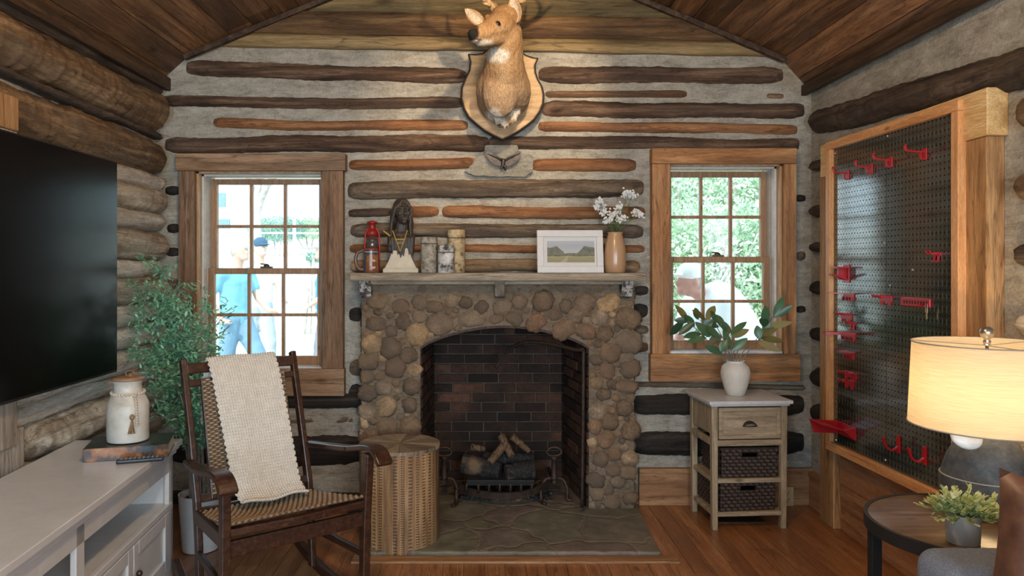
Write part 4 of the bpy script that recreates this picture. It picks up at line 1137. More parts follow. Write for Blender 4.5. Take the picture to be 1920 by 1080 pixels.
# books
Yb = 3.03
bk = thing('book', 'dark covered thick book with orange brown spine under the milk can', 'book', (-1.43, 3.06, .62), radians(16))
m_cover = NT('book jacket'); _n = m_cover.noise(m_cover.coord((1, 1, 1)), 11, 5, .6)
m_cover.set(m_cover.ramp(_n, [(.36, (.018, .02, .02)), (.44, (.08, .04, .02)), (.52, (.30, .11, .03)), (.66, (.42, .22, .10))]), .25)
m_cover2 = NT('book back cover'); _n = m_cover2.noise(m_cover2.coord((1, 1, 1)), 9, 4, .6)
m_cover2.set(m_cover2.ramp(_n, [(.4, (.015, .02, .022)), (.6, (.05, .065, .06)), (.75, (.14, .09, .04))]), .3)
m_page = plain('book pages', (.55, .47, .35), .8)
def book(t, hx, hy, z0, z1, front):
    m = MB(); m.mm(-hx, hx, -hy, hy, z0, z0 + .003); m.mm(-hx, hx, -hy, hy, z1 - .003, z1); m.build('cover', m_cover2, t, world=False, bevel=.001)
    m = MB(); m.mm(-hx + .004, hx - .004, -hy + .002, hy - .004, z0 + .003, z1 - .003); m.build('pages', m_page, t, world=False)
    m = MB(); m.mm(-hx, hx, -hy - .003, -hy + .003, z0, z1); m.build('spine', front, t, world=False, bevel=.002)
book(bk, .155, .11, 0, .052, m_cover.m)
bk2 = thing('book', 'thin dark book with gold lettering lying askew on top of the thick book', 'book', (-1.415, 3.09, .673), radians(20)) if False else None
# milk can
cxy = V((-1.44, 3.055))
t = NT('cream enamel'); co = t.coord(rnd=False); n = t.noise(co, 8, 6, .7); t.set(t.ramp(n, [(.3, (.42, .37, .29)), (.5, (.58, .54, .46)), (.7, (.68, .65, .58))]), .35); t.bump(n, .1, .003); m_can = t.m
cn = thing('milk_can', 'cream ceramic milk can with beads and tassel standing on the book', 'milk can', (cxy.x, cxy.y, .673))
m = MB(); m.lathe([(.062, 0), (.078, .004), (.080, .012), (.0805, .145), (.078, .155), (.060, .195), (.054, .205), (.053, .235), (.058, .240), (.060, .247), (.052, .25)], (cxy.x, cxy.y, .673), 40); m.build('body', m_can, cn, smooth=True, auto=50)
m = MB(); m.lathe([(.050, .246), (.062, .247), (.063, .256), (.045, .262), (.0, .263)], (cxy.x, cxy.y, .673), 36); m.build('lid', plain('brown lid rim', (.30, .17, .09), .5), cn, smooth=True)
m = MB(); q = V((cxy.x + .01, cxy.y, .934)); m.tube([q + V((.02 * cos(k * pi / 6), 0, .012 + .012 * sin(k * pi / 6))) for k in range(12)], .003, 6, closed=True); m.ell(q + V((0, 0, .004)), .011)
m.tube(bez([q, q + V((.01, .0, .02)), q + V((.03, 0, .035))], 3), .0025, 5); m.build('lid_knob', plain('rusty brown knob', (.22, .11, .05), .6), cn)
m_bead = plain('pale wooden beads', (.55, .47, .36), .6); m_jute = plain('jute tassel', (.26, .17, .09), .9, var=.4, nscale=80)
m = MB()
for k in range(30):
    a = 2 * pi * k / 30; m.ell((cxy.x + .062 * cos(a), cxy.y + .062 * sin(a), .673 + .198 - .004 * cos(a - 5)), .0062, None, 8, 6)
for k in range(12):
    m.ell((cxy.x + .052 + .004 * k ** .5, cxy.y - .052 - .003 * k ** .5, .673 + .19 - k * .0105), .006, None, 8, 6)
m.build('bead_string', m_bead, cn, smooth=True)
m = MB()
for k in range(40):
    a = R.random() * 6.28; r = R.random() * .012; p = V((cxy.x + .048, cxy.y - .068, .673 + .105)); m.tube([p, p + V((r * cos(a) * .5, r * sin(a) * .5, -.02)), p + V((r * cos(a) * 1.5, r * sin(a) - .002, -.062))], .0016, 4)
m.ell((cxy.x + .048, cxy.y - .068, .673 + .108), (.010, .009, .012)); m.build('tassel', m_jute, cn)
# remote
rm = thing('remote_control', 'small black remote control with grey buttons in front of the book', 'remote', (-1.33, 2.925, .62), radians(18))
m = MB(); m.mm(-.085, .085, -.022, .022, .0, .016); m.build('body', m_tvb, rm, world=False, bevel=.006, segs=3)
m = MB()
for i in range(9):
    for j in range(3): m.ell((-.068 + i * .016, -.012 + j * .012, .0165), (.0045, .0035, .0015), None, 8, 5)
m.build('buttons', plain('grey buttons', (.22, .22, .23), .5), rm, world=False)

# =================================================================== TREE PLANT IN THE CORNER
def leafmat(name, a, b_, c, rough=.4):
    t = NT(name); at = t.attr().outputs['Fac']; t.set(t.ramp(at, [(0, a), (.5, b_), (1, c)]), rough, 0, .5)
    tl = t.new('ShaderNodeBsdfTranslucent'); t.link(t.ramp(at, [(0, b_), (1, c)]), tl.inputs[0])
    mx_ = t.new('ShaderNodeMixShader'); mx_.inputs[0].default_value = .3; t.link(t.b.outputs[0], mx_.inputs[1]); t.link(tl.outputs[0], mx_.inputs[2]); t.link(mx_.outputs[0], t.out.inputs[0]); return t.m
m_ficus = leafmat('ficus leaf', (.08, .26, .14), (.22, .52, .30), (.48, .78, .52))
m_pot = plain('matte white pot', (.60, .59, .56), .7, var=.05); m_soil = plain('dark soil', (.03, .022, .016), .95, var=.5, nscale=80, bump=1)
m_twig = plain('grey twig', (.20, .17, .14), .8, var=.3)
tx, ty = -1.37, 3.66
tp = thing('potted_tree', 'tall potted artificial tree with small green leaves in the left corner', 'plant', (tx, ty, 0))
m = MB(); m.lathe([(.075, 0), (.085, .004), (.103, .27), (.103, .275), (.095, .275), (.092, .25), (.0, .245)], (tx, ty, 0), 36); m.build('pot', m_pot, tp, smooth=True, auto=50)
m = MB(); m.lathe([(0.0, .24), (.092, .245), (.06, .258), (0, .262)], (tx, ty, 0), 24); m.build('soil', m_soil, tp, smooth=True)
ms_ = MB(); ml = MB()
branches = [((-.10, .05), (270, 600), 3.75), ((-.05, -.05), (300, 505), 3.80), ((.0, 0), (325, 560), 3.70), ((.02, -.03), (352, 600), 3.62), ((.05, .02), (395, 580), 3.70), ((.03, 0), (380, 640), 3.58), ((-.04, -.02), (262, 670), 3.66), ((0, .04), (285, 545), 3.85), ((.02, .0), (345, 650), 3.7), ((-.02, 0), (300, 650), 3.7), ((-.02, 0), (325, 700), 3.55), ((0, 0), (260, 545), 3.78)]
def leaves_at(p, d, n, spread, L, mb):
    for _ in range(n):
        o = V((R.gauss(0, spread), R.gauss(0, spread), R.gauss(0, spread)))
        dd_ = V((R.uniform(-1, 1), R.uniform(-1, 1), R.uniform(-.6, .9))).normalized()
        l = L * R.uniform(.7, 1.25)
        if (p + o).x < -1.74: continue
        mb.leaf(p + o, dd_, (R.uniform(-.4, .4), R.uniform(-.8, .2), 1), l, l * .42, .15, .15, tint=max(0, min(1, R.gauss(.5, .28))), n=3)
for (o, (px, py), Y) in branches:
    tip = P(px, py, Y); b0 = V((tx + o[0] * .6, ty + o[1], .25)); mid = lerp(b0, tip, .55) + V(((tx - tip.x) * .22, .0, .02))
    pth = bez([b0, mid, tip], 14); ms_.tube(pth, [lerp(.0065, .0018, i / (len(pth) - 1)) for i in range(len(pth))], 6)
    for i in range(9, len(pth), 1):
      for _r in range(2):
        if R.random() < .75:
            d = V((R.uniform(-1, 1), R.uniform(-1, .7), R.uniform(-.1, .9))).normalized(); L = R.uniform(.06, .16)
            q = [pth[i], pth[i] + d * L * .5 + V((0, 0, .01)), pth[i] + d * L]; ms_.tube(q, .0014, 4)
            for s in range(6): leaves_at(lerp(q[0], q[2], (s + 1) / 6), d, 3, .012, .027, ml)
ms_.build('branches', m_twig, tp); ml.build('foliage', m_ficus, tp)

# =================================================================== ROCKING CHAIR
rc = thing('rocking_chair', 'dark brown wooden rocking chair with woven back and seat before the left window', 'rocking chair', (-.84, 3.045, 0), radians(37.7))
def yb(z): return .20 + (z - .40) * .307
def rpart(name, f, mat=None, **kw):
    m = MB(); f(m); return m.build(name, mat or W_rock, rc, world=False, **kw)
for s in (-1, 1):
    rpart('back_post', lambda m: m.ribbon([V((s * .245, .165, .05)), V((s * .245, .18, .25)), V((s * .245, yb(.42), .42)), V((s * .245, yb(.7), .70)), V((s * .248, yb(.985) + .01, .985))], .026, [.04, .042, .045, .04, .034], (1, 0, 0)), bevel=.005)
    rpart('leg', lambda m: m.ribbon([V((s * .285, -.235, .045)), V((s * .285, -.245, .35)), V((s * .29, -.262, .63))], .034, [.036, .042, .040], (1, 0, 0)), bevel=.005)
    rpart('armrest', lambda m: m.ribbon(bez([V((s * .262, .262, .575)), V((s * .285, .10, .592)), V((s * .30, -.08, .615)), V((s * .31, -.24, .648)), V((s * .31, -.315, .640)), V((s * .31, -.36, .600))], 5), [.045] * 6 + [.055] * 5 + [.07] * 15, .022, (1, 0, 0)), bevel=.006)
    rpart('rocker', lambda m: m.ribbon([V((s * lerp(.265, .30, (.5 - yy) / .95), yy, .024 + (yy + .02) ** 2 / 2.1)) for yy in [-.46 + k * .046 for k in range(20)]], .030, .045, (1, 0, 0)), bevel=.006)
    rpart('side_rail', lambda m: m.ribbon([V((s * .248, .205, .365)), V((s * .283, -.235, .395))], .024, .055, (1, 0, 0)), bevel=.004)
    rpart('stretcher', lambda m: m.ribbon([V((s * .248, .18, .22)), V((s * .283, -.235, .22))], .02, .03, (1, 0, 0)), bevel=.004)
    rpart('back_stile', lambda m: m.ribbon([V((s * .178, yb(.42) - .005, .42)), V((s * .178, yb(.90) - .005, .90))], .022, .022, (1, 0, 0)), bevel=.004)
rpart('top_rail', lambda m: m.ribbon([V((-.24, yb(.945), .945)), V((0, yb(.945) + .018, .948)), V((.24, yb(.945), .945))], .045, .022, (0, .3, 1)), bevel=.004)
rpart('middle_rail', lambda m: m.ribbon([V((-.24, yb(.885), .885)), V((0, yb(.885) + .012, .885)), V((.24, yb(.885), .885))], .030, .020, (0, .3, 1)), bevel=.004)
rpart('lower_rail', lambda m: m.ribbon([V((-.24, yb(.43), .43)), V((.24, yb(.43), .43))], .035, .020, (0, .3, 1)), bevel=.004)
rpart('front_rail', lambda m: m.ribbon([V((-.285, -.245, .428)), V((0, -.262, .428)), V((.285, -.245, .428))], .028, .035, (0, 0, 1)), bevel=.004)
rpart('front_rail', lambda m: m.ribbon([V((-.28, -.240, .365)), V((.28, -.240, .365))], .060, .022, (0, 0, 1)), bevel=.004)
rpart('rear_rail', lambda m: m.ribbon([V((-.25, .20, .37)), V((.25, .20, .37))], .05, .022, (0, 0, 1)), bevel=.004)
m_weave = NT('woven rush'); _c = m_weave.coord(rnd=False); _n = m_weave.noise(_c, 60, 5, .7); _at = m_weave.attr().outputs['Fac']
m_weave.set(m_weave.mix(1.0, m_weave.ramp(_at, [(0, (.05, .03, .018)), (.45, (.24, .16, .09)), (1, (.42, .31, .20))]), m_weave.ramp(_n, [(.3, .6), (.7, 1.2)]), 'MULTIPLY'), .7); m_weave = m_weave.m
def weave(name, fn, nrm, nu, nv, cols, rows, amp, parent, world=False, mat=None):
    m = MB(); n = V(nrm)
    def g(u, v):
        r = v * rows; k = int(min(r, rows - 1e-6)); fr = r - k
        h = abs(sin(pi * fr)) ** .7 * (.55 + .45 * sin(pi * cols * u + (k % 2) * pi))
        return h
    vs = []; ts = []
    for j in range(nv + 1):
        for i in range(nu + 1):
            h = g(i / nu, j / nv); vs.append(fn(i / nu, j / nv) + n * h * amp); ts.append(h)
    fs = [(j * (nu + 1) + i, j * (nu + 1) + i + 1, (j + 1) * (nu + 1) + i + 1, (j + 1) * (nu + 1) + i) for j in range(nv) for i in range(nu)]
    m.add(vs, fs); m.t = ts
    return m.build(name, mat or m_weave, parent, world=world, smooth=True, solid=.004)
weave('woven_back', lambda u, v: V((lerp(-.185, .185, u), yb(lerp(.44, .90, v)) - .015 - .010 * sin(pi * u) * -1, lerp(.44, .90, v))), (0, -.95, .29), 150, 260, 22, 52, .010, rc)
weave('woven_seat', lambda v, u: V((lerp(-.25, .25, v) * lerp(1.0, 1.10, u), lerp(.17, -.255, u), lerp(.385, .452, u ** 1.3) - .022 * sin(pi * v) * sin(pi * u))), (0, 0, 1), 200, 150, 46, 20, .010, rc)
# throw blanket
m_knit = plain('cream knit', (.66, .60, .51), .95, var=.08, nscale=30, bump=0)
thr = MB()
path = bez([V((0, .455, .70)), V((0, .445, .85)), V((0, .405, .965)), V((0, .375, .990)), V((0, .345, .965)), V((0, yb(.90) - .052, .89)), V((0, yb(.70) - .062, .70)), V((0, yb(.52) - .07, .52)), V((0, .135, .455)), V((0, .08, .425)), V((0, .055, .43))], 10)
dists = [0]
for a, c in zip(path[:-1], path[1:]): dists.append(dists[-1] + (c - a).length)
TL = dists[-1]
def onpath(s):
    d = s * TL
    for i in range(len(dists) - 1):
        if dists[i + 1] >= d:
            f = (d - dists[i]) / max(1e-9, dists[i + 1] - dists[i]); p = lerp(path[i], path[i + 1], f); q = (path[i + 1] - path[i]).normalized(); return p, q
    return path[-1], (path[-1] - path[-2]).normalized()
NC, NR = 26, 74
def tfn(u, v):
    p, tg = onpath(v); nn = V((0, tg.z, -tg.y)) * -1
    w0 = lerp(-.150, -.105, max(0, (v - .35) / .65)); w1 = lerp(.150, .180, max(0, (v - .35) / .65))
    cc_ = u * NC; k = int(min(cc_, NC - 1e-6)); fr = cc_ - k
    row = v * NR + (.5 - abs(fr - .5)) * 1.4
    h = abs(sin(pi * fr)) ** .6 * .0045 + .0030 * abs(sin(pi * row))
    x = lerp(w0, w1, u) + .0035 * sin(v * NR * pi) * ((1 if u > .5 else -1) if (u < .02 or u > .98) else 0)
    fold = .006 * sin(u * 9 + v * 4) * v
    return V((x, p.y, p.z)) + nn * (h + fold)
thr.grid(tfn, NC * 7, NR * 5)
to = thr; mm_ = wm(rc); to.v = [tuple(mm_ @ V(p)) for p in to.v]
tho = to.build('throw_blanket', m_knit, smooth=True, solid=.007); tag(tho, 'cream chunky knit throw blanket draped over the back of the rocking chair', 'blanket')

# =================================================================== DRUM SIDE TABLE
dr = thing('drum_table', 'round drum side table of pieced carved wood beside the fireplace', 'side table', (-.405, 3.76, 0))
t = NT('pieced carved wood'); tc = t.new('ShaderNodeTexCoord'); at = t.attr().outputs['Fac']; sp = t.new('ShaderNodeSeparateXYZ'); t.link(tc.outputs['Object'], sp.inputs[0])
ang = t.math('ARCTAN2', sp.outputs[1], sp.outputs[0])
NS = 34
st_ = t.math('FRACT', t.math('MULTIPLY', t.math('ADD', ang, pi), NS / (2 * pi)))
wn = t.new('ShaderNodeTexWhiteNoise', noise_dimensions='1D'); t.link(t.math('MULTIPLY', at, 91.7), wn.inputs['W'])
grain = t.noise(t.coord((14, 14, 1), rnd=False), 2.2, 6, .65, .4)
c = t.ramp(grain, [(.3, (.11, .055, .022)), (.5, (.30, .17, .075)), (.7, (.50, .32, .16))])
c = t.mix(1.0, c, t.ramp(at, [(0, .55), (.5, 1.0), (1, 1.35)]), 'MULTIPLY')
pitch = t.math('MULTIPLY', t.math('ADD', sp.outputs[2], t.math('MULTIPLY', wn.outputs[0], .3)), t.math('ADD', 45, t.math('MULTIPLY', wn.outputs[0], 50)))
zf = t.math('FRACT', t.math('ADD', pitch, t.math('MULTIPLY', t.noise(t.coord((1, 1, 1), rnd=False), 14), 1.2)))
no = t.math('MULTIPLY', t.math('MULTIPLY', t.math('GREATER_THAN', zf, .52), t.math('GREATER_THAN', st_, .22)), t.math('LESS_THAN', st_, .78))
no = t.math('MULTIPLY', no, t.math('GREATER_THAN', wn.outputs[0], .22))
c = t.mix(t.math('MULTIPLY', no, .82), c, (.045, .028, .018))
edge = t.math('MULTIPLY', t.math('LESS_THAN', st_, .05), .6); c = t.mix(edge, c, (.04, .025, .015))
t.set(c, .6); t.bump(t.math('SUBTRACT', grain, no), .5, .006); m_drum = t.m
m = MB(); r = .20
for k in range(NS):
    tt = R.random(); a0 = -pi + 2 * pi * k / NS; a1 = -pi + 2 * pi * (k + 1) / NS
    rr = r * R.uniform(.992, 1.0)
    vs = []
    for z in (0, .490):
        for a in (a0, (a0 + a1) / 2, a1): vs += [V((rr * cos(a), rr * sin(a), z)), V(((r - .02) * cos(a), (r - .02) * sin(a), z))]
    m.add(vs, [(0, 2, 8, 6), (2, 4, 10, 8), (1, 7, 9, 3), (3, 9, 11, 5), (6, 8, 9, 7), (8, 10, 11, 9), (0, 1, 3, 2), (2, 3, 5, 4), (0, 6, 7, 1), (4, 5, 11, 10)], tt)
m.build('drum', m_drum, dr, world=False)
t = NT('pieced top'); at = t.attr().outputs['Fac']; n = t.noise(t.coord((1, 1, 1), rnd=False), 28, 6, .7); n2 = t.noise(t.coord((3, 20, 1), rnd=False), 5, 5, .7)
c = t.ramp(n2, [(.3, (.12, .085, .055)), (.5, (.33, .26, .18)), (.7, (.50, .42, .32))]); c = t.mix(1.0, c, t.ramp(at, [(0, .55), (1, 1.3)]), 'MULTIPLY'); t.set(c, .5); t.bump(n2, .3, .005)
m = MB(); NW = 17
for k in range(NW):
    a0 = 2 * pi * k / NW; a1 = a0 + 2 * pi / NW - .012; n_ = 5; rr = .203
    poly = [(0.002 * cos(a0), .002 * sin(a0))] + [(rr * cos(lerp(a0, a1, i / n_)), rr * sin(lerp(a0, a1, i / n_))) for i in range(n_ + 1)]
    m.prism(poly, lambda a, y, z: V((a, y, z)), .478, .495, tint=R.random())
m.build('table_top', t.m, dr, world=False)

# =================================================================== NIGHTSTAND + contents
W_nst = wood('limed oak', (.20, .145, .085), (.38, .29, .185), (.50, .40, .27), 'z', 1.6, .55, .15, crack=False)
W_nstx = wood('limed oak level', (.20, .145, .085), (.38, .29, .185), (.50, .40, .27), 'x', 1.6, .5, .15, crack=False)
ns_ = thing('nightstand', 'small limed wood nightstand with a drawer and two open shelves below the right window', 'nightstand', (1.405, 4.085, 0), radians(4))
hw, hd = .205, .165
part(ns_, 'table_top', plain('pale top', (.62, .61, .60), .28, var=.08), [(-hw - .02, hw + .02, -hd - .025, hd + .015, .662, .680), (-hw - .008, hw + .008, -hd - .012, hd + .008, .650, .662)])  # top in a paler colour than the limed oak below
for sx in (-1, 1):
    for sy in (-1, 1):
        m = MB(); m.hexa([V((sx * (hw - .034), sy * (hd - .034), 0)) , V((sx * (hw - .034), sy * (hd - .034), .65)), V((sx * (hw - .034), sy * hd, 0)), V((sx * (hw - .034), sy * hd, .65)), V((sx * (hw - .006), sy * (hd - .034), 0)), V((sx * hw, sy * (hd - .034), .65)), V((sx * (hw - .006), sy * hd, 0)), V((sx * hw, sy * hd, .65))])
        m.build('leg', W_nst, ns_, world=False, bevel=.003)
for sx in (-1, 1): part(ns_, 'side_panel', W_nst, [(sx * hw - sx * .018, sx * hw - sx * .006, -hd + .03, hd - .03, .50, .65), (sx * hw - sx * .022, sx * hw - sx * .002, -hd + .03, hd - .03, .44, .475)])
part(ns_, 'back_panel', W_nstx, [(-hw + .03, hw - .03, hd - .02, hd - .01, .47, .65)])
part(ns_, 'rail', W_nstx, [(-hw + .03, hw - .03, -hd, -hd + .025, .44, .472)])
part(ns_, 'shelf', W_nstx, [(-hw + .01, hw - .01, -hd + .004, hd - .004, .245, .268)])
part(ns_, 'shelf', W_nstx, [(-hw + .01, hw - .01, -hd + .004, hd - .004, .070, .093)])
dw = part(ns_, 'drawer', W_nstx, [(-hw + .038, hw - .038, -hd + .004, -hd + .03, .478, .642), (-hw + .038, hw - .038, -hd - .004, -hd + .01, .478, .498), (-hw + .038, hw - .038, -hd - .004, -hd + .01, .622, .642), (-hw + .038, -hw + .060, -hd - .004, -hd + .01, .498, .622), (hw - .060, hw - .038, -hd - .004, -hd + .01, .498, .622)])
m = MB()
def cup(u, v): a = pi * u; b_ = pi / 2 * v; return V((.034 * cos(a) * cos(b_ * .0 + 0) * (1 - .0 * v), -hd + .004 - .020 * sin(b_), .545 + .026 * sin(a) * (1 - (1 - cos(b_)) * .55)))
m.grid(cup, 16, 8); m.prism([(-.036, .541), (.036, .541), (.036, .545), (-.036, .545)], lambda a, z, t: V((a, t, z)), -hd - .0, -hd + .004)
m.build('cup_pull', m_latch, dw, world=False, solid=.002, smooth=True, label='dark bronze cup pull')
# baskets
m_bask = NT('dark woven hyacinth'); _n = m_bask.noise(m_bask.coord(rnd=False), 50, 5, .7); _at = m_bask.attr().outputs['Fac']
m_bask.set(m_bask.mix(1.0, m_bask.ramp(_at, [(0, (.008, .006, .005)), (.6, (.045, .028, .020)), (1, (.115, .078, .058))]), m_bask.ramp(_n, [(.3, .5), (.7, 1.4)]), 'MULTIPLY'), .6); m_bask = m_bask.m
def basket(lab, z0, sh, x_, y_):
    o = thing('basket', lab, 'basket', tuple(wm(ns_) @ V((x_, y_, z0))), radians(4 + sh))
    bw, bd, bh = .152, .135, .150
    def wall(name, fx, cols):
        m = MB(); nu, nv, rows = 110, 66, 8; vs = []; ts = []
        for j in range(nv + 1):
            for i in range(nu + 1):
                u, v = i / nu, j / nv; r_ = v * rows; k = int(min(r_, rows - 1e-6)); fr = r_ - k
                ph = cols * u + .5 * (k % 2); h = abs(sin(pi * fr)) ** .6 * abs(sin(pi * ph + .5 * (fr - .5))) ** .7
                vs.append(fx(u, v, h * .007)); ts.append(h)
        m.add(vs, [(j * (nu + 1) + i, j * (nu + 1) + i + 1, (j + 1) * (nu + 1) + i + 1, (j + 1) * (nu + 1) + i) for j in range(nv) for i in range(nu)
                   if not (name == 'front' and .36 < (i + .5) / nu < .64 and .70 < (j + .5) / nv < .90)]); m.t = ts
        return m
    for name, fx, cols in (('front', lambda u, v, h: V((lerp(-bw, bw, u), -bd - h, v * bh)), 9), ('back', lambda u, v, h: V((lerp(-bw, bw, u), bd + h, v * bh)), 9),
                           ('left', lambda u, v, h: V((-bw - h, lerp(-bd, bd, u), v * bh)), 7), ('right', lambda u, v, h: V((bw + h, lerp(-bd, bd, u), v * bh)), 7)):
        wall(name, fx, cols).build('side', m_bask, o, world=False, smooth=True)
    m = MB(); q = [V((-bw, -bd, bh)), V((bw, -bd, bh)), V((bw, bd, bh)), V((-bw, bd, bh))]
    m.tube(q, .008, 8, closed=True); m.tube([V((-.045, -bd - .003, bh * .70)), V((-.045, -bd - .003, bh * .9)), V((.045, -bd - .003, bh * .9)), V((.045, -bd - .003, bh * .70))], .004, 6, closed=True); m.build('rim', m_bask, o, world=False)
    m = MB(); m.mm(-bw, bw, -bd, bd, .001, .004); m.mm(-bw + .004, bw - .004, -bd + .006, bd - .004, .004, bh * .35); m.build('base', m_black, o, world=False)
basket('upper dark brown woven basket on the middle shelf of the nightstand', .269, 0, .008, -.005)
basket('lower dark brown woven basket on the bottom shelf of the nightstand', .094, 3, -.010, -.008)
# vase with leafy branches
vx, vy = (1379 - VX) * 4.08 / F, 4.08
m_cer = plain('speckled cream ceramic', (.66, .61, .53), .5, var=.06, nscale=60)
va = thing('vase', 'rounded cream ceramic vase on top of the nightstand', 'vase', (vx, vy, .680))
m = MB(); m.lathe([(.040, 0), (.047, .004), (.060, .04), (.076, .095), (.079, .125), (.072, .155), (.050, .176), (.045, .182), (.050, .188), (.044, .188), (.04, .178), (.0, .15)], (vx, vy, .680), 40, wob=lambda a, z: 1 + .006 * sin(z * 500)); m.build('body', m_cer, va, smooth=True)
br_ = thing('magnolia_branches', 'bunch of artificial magnolia branches with green and olive leaves in the cream vase', 'branches', (vx, vy, .84))
m_mag = leafmat('magnolia leaf face', (.035, .085, .045), (.075, .16, .075), (.12, .21, .09), .3)
m_magb = leafmat('magnolia leaf back', (.15, .12, .035), (.25, .20, .065), (.33, .27, .10), .6)
m = MB(); g1 = MB(); g2 = MB()
# (leaf centre start px, py) -> (end px, py), kind
lv = [((1288, 601), (1270, 573), 1), ((1300, 612), (1286, 590), 0), ((1288, 602), (1266, 600), 0), ((1280, 604), (1256, 628), 0), ((1300, 606), (1274, 626), 0), ((1308, 598), (1304, 578), 0), ((1322, 600), (1303, 582), 1), ((1325, 598), (1340, 574), 1), ((1342, 606), (1334, 584), 0), ((1356, 606), (1337, 588), 0),
      ((1312, 626), (1284, 632), 0), ((1322, 634), (1290, 640), 0), ((1346, 612), (1320, 606), 0), ((1330, 630), (1308, 606), 0), ((1352, 630), (1330, 642), 1), ((1350, 632), (1322, 616), 0), ((1366, 626), (1352, 600), 1), ((1372, 626), (1399, 602), 0), ((1374, 632), (1402, 618), 1), ((1368, 652), (1358, 620), 0),
      ((1352, 658), (1362, 638), 0), ((1352, 662), (1325, 650), 0), ((1374, 655), (1400, 636), 0), ((1370, 622), (1346, 600), 0), ((1424, 636), (1444, 606), 0), ((1424, 634), (1420, 612), 0), ((1426, 628), (1456, 616), 1), ((1428, 634), (1468, 640), 1), ((1424, 642), (1460, 656), 1), ((1440, 612), (1482, 605), 1), ((1434, 604), (1436, 576), 0), ((1452, 590), (1470, 558), 0), ((1452, 594), (1484, 574), 0), ((1432, 612), (1432, 596), 0), ((1326, 612), (1344, 632), 0), ((1318, 612), (1336, 600), 0)]
stems = [(1290, 602), (1322, 606), (1345, 615), (1362, 635), (1375, 640), (1424, 636), (1448, 596), (1330, 628), (1390, 645), (1352, 655)]
for i, (px, py) in enumerate(stems):
    Y = 4.08 + R.uniform(-.07, .05); tip = P(px, py, Y); m.tube(bez([V((vx + R.uniform(-.02, .02), vy + R.uniform(-.02, .02), .75)), V((lerp(vx, tip.x, .3), vy, .90)), tip], 6), [.003] * 7 + [.002] * 6, 6)
for i, (a, c, k) in enumerate(lv):
    Y = 4.08 + R.uniform(-.08, .05); pa = P(*a, Y); pc = P(*c, Y + R.uniform(-.06, .06)); d = pc - pa
    (g2 if k else g1).leaf(pa - d * .05, d, (R.uniform(-.4, .4), -1, R.uniform(.1, .9)), d.length * 1.12, R.uniform(.036, .05), .25, R.uniform(.0, .18), tint=R.random(), n=8)
    j = min(stems, key=lambda s_: (s_[0] - a[0]) ** 2 + (s_[1] - a[1]) ** 2); m.tube([P(*j, 4.07), pa], .0015, 5)
m.build('stems', m_twig, br_); g1.build('leaves', m_mag, br_, smooth=True, label='dark green leaf faces'); g2.build('leaf_backs', m_magb, br_, smooth=True, label='olive brown undersides of leaves')
# outlet and floor register
q = (1476 - VX) * 4.312 / F
ol = thing('wall_outlet', 'tan double wall outlet on the baseboard right of the nightstand', 'outlet', (q, WY - .036, zc_(948, 4.312)))
m_tanp = plain('tan plastic', (.62, .49, .28), .4, var=.04)
m = MB(); zc0 = zc_(931, 4.312); m.mm(q - .036, q + .036, WY - .042, WY - .035, zc0 - .055, zc0 + .055); m.build('cover_plate', m_tanp, ol, bevel=.003)
for s in (-1, 1):
    m = MB()
    for dxx in (-.007, .007): m.mm(q + dxx - .0015, q + dxx + .0015, WY - .0435, WY - .0418, zc0 + s * .02, zc0 + s * .02 + .010)
    m.ell((q, WY - .042, zc0 + s * .02 - .008), (.003, .0012, .003)); m.build('socket', m_black, ol)
vp = P(1382, 974, 1.39 * F / (974 - VY)); vt = thing('floor_register', 'bronze slotted floor vent under the nightstand', 'vent', (vp.x, vp.y, 0))
m_brz = plain('bronze vent', (.13, .08, .045), .45, .6)
m = MB()
for (a0, a1, c0, c1) in ((-.14, .14, -.055, -.045), (-.14, .14, .045, .055), (-.14, -.13, -.045, .045), (.13, .14, -.045, .045)): m.mm(vp.x + a0, vp.x + a1, vp.y + c0, vp.y + c1, 0, .005)
for k in range(26):
    xx = vp.x - .128 + k * .0102; m.hexa([V((xx + e + s_, vp.y + yy, z)) for e in (0, .005) for (yy, s_) in ((-.045, -.01), (.045, .01)) for z in (.0, .004)])
m.build('grille', m_brz, vt); m = MB(); m.mm(vp.x - .13, vp.x + .13, vp.y - .045, vp.y + .045, .0003, .001); m.build('duct', m_black, vt)
# =================================================================== PEGBOARD AND ITS HOOKS
pa_ = math.atan(PA)
BX_, BY_ = 1.79, 3.87
pg = thing('pegboard', 'tall glossy dark metal pegboard in an orange wood frame on the right wall', 'pegboard', (BX_, BY_, .44), pa_)
# local frame: -y runs toward the viewer along the board, x = depth into the wall
LW, LH = 1.012, 1.585
t = NT('dark metal pegboard'); tc = t.new('ShaderNodeTexCoord'); sp = t.new('ShaderNodeSeparateXYZ'); t.link(tc.outputs['Object'], sp.inputs[0])
def cell(v, p, off=0.0): return t.math('SUBTRACT', t.math('FRACT', t.math('ADD', t.math('MULTIPLY', v, 1 / p), off)), .5)
u1 = t.math('MULTIPLY', cell(sp.outputs[1], .0254), .0254); w1 = t.math('MULTIPLY', cell(sp.outputs[2], .0254), .0254)
hole = t.math('LESS_THAN', t.math('SQRT', t.math('ADD', t.math('MULTIPLY', u1, u1), t.math('MULTIPLY', w1, w1))), .0036)
u2 = t.math('ABSOLUTE', t.math('MULTIPLY', cell(sp.outputs[1], .0254, .5), .0254)); w2 = t.math('ABSOLUTE', t.math('MULTIPLY', cell(sp.outputs[2], .0508, .25), .0508))
slot = t.math('MULTIPLY', t.math('LESS_THAN', u2, .0019), t.math('LESS_THAN', w2, .0145))
dk = t.math('MAXIMUM', hole, slot)
n = t.noise(tc.outputs['Object'], 3.0, 5, .7, .5); n2 = t.noise(tc.outputs['Object'], 45, 4, .7)
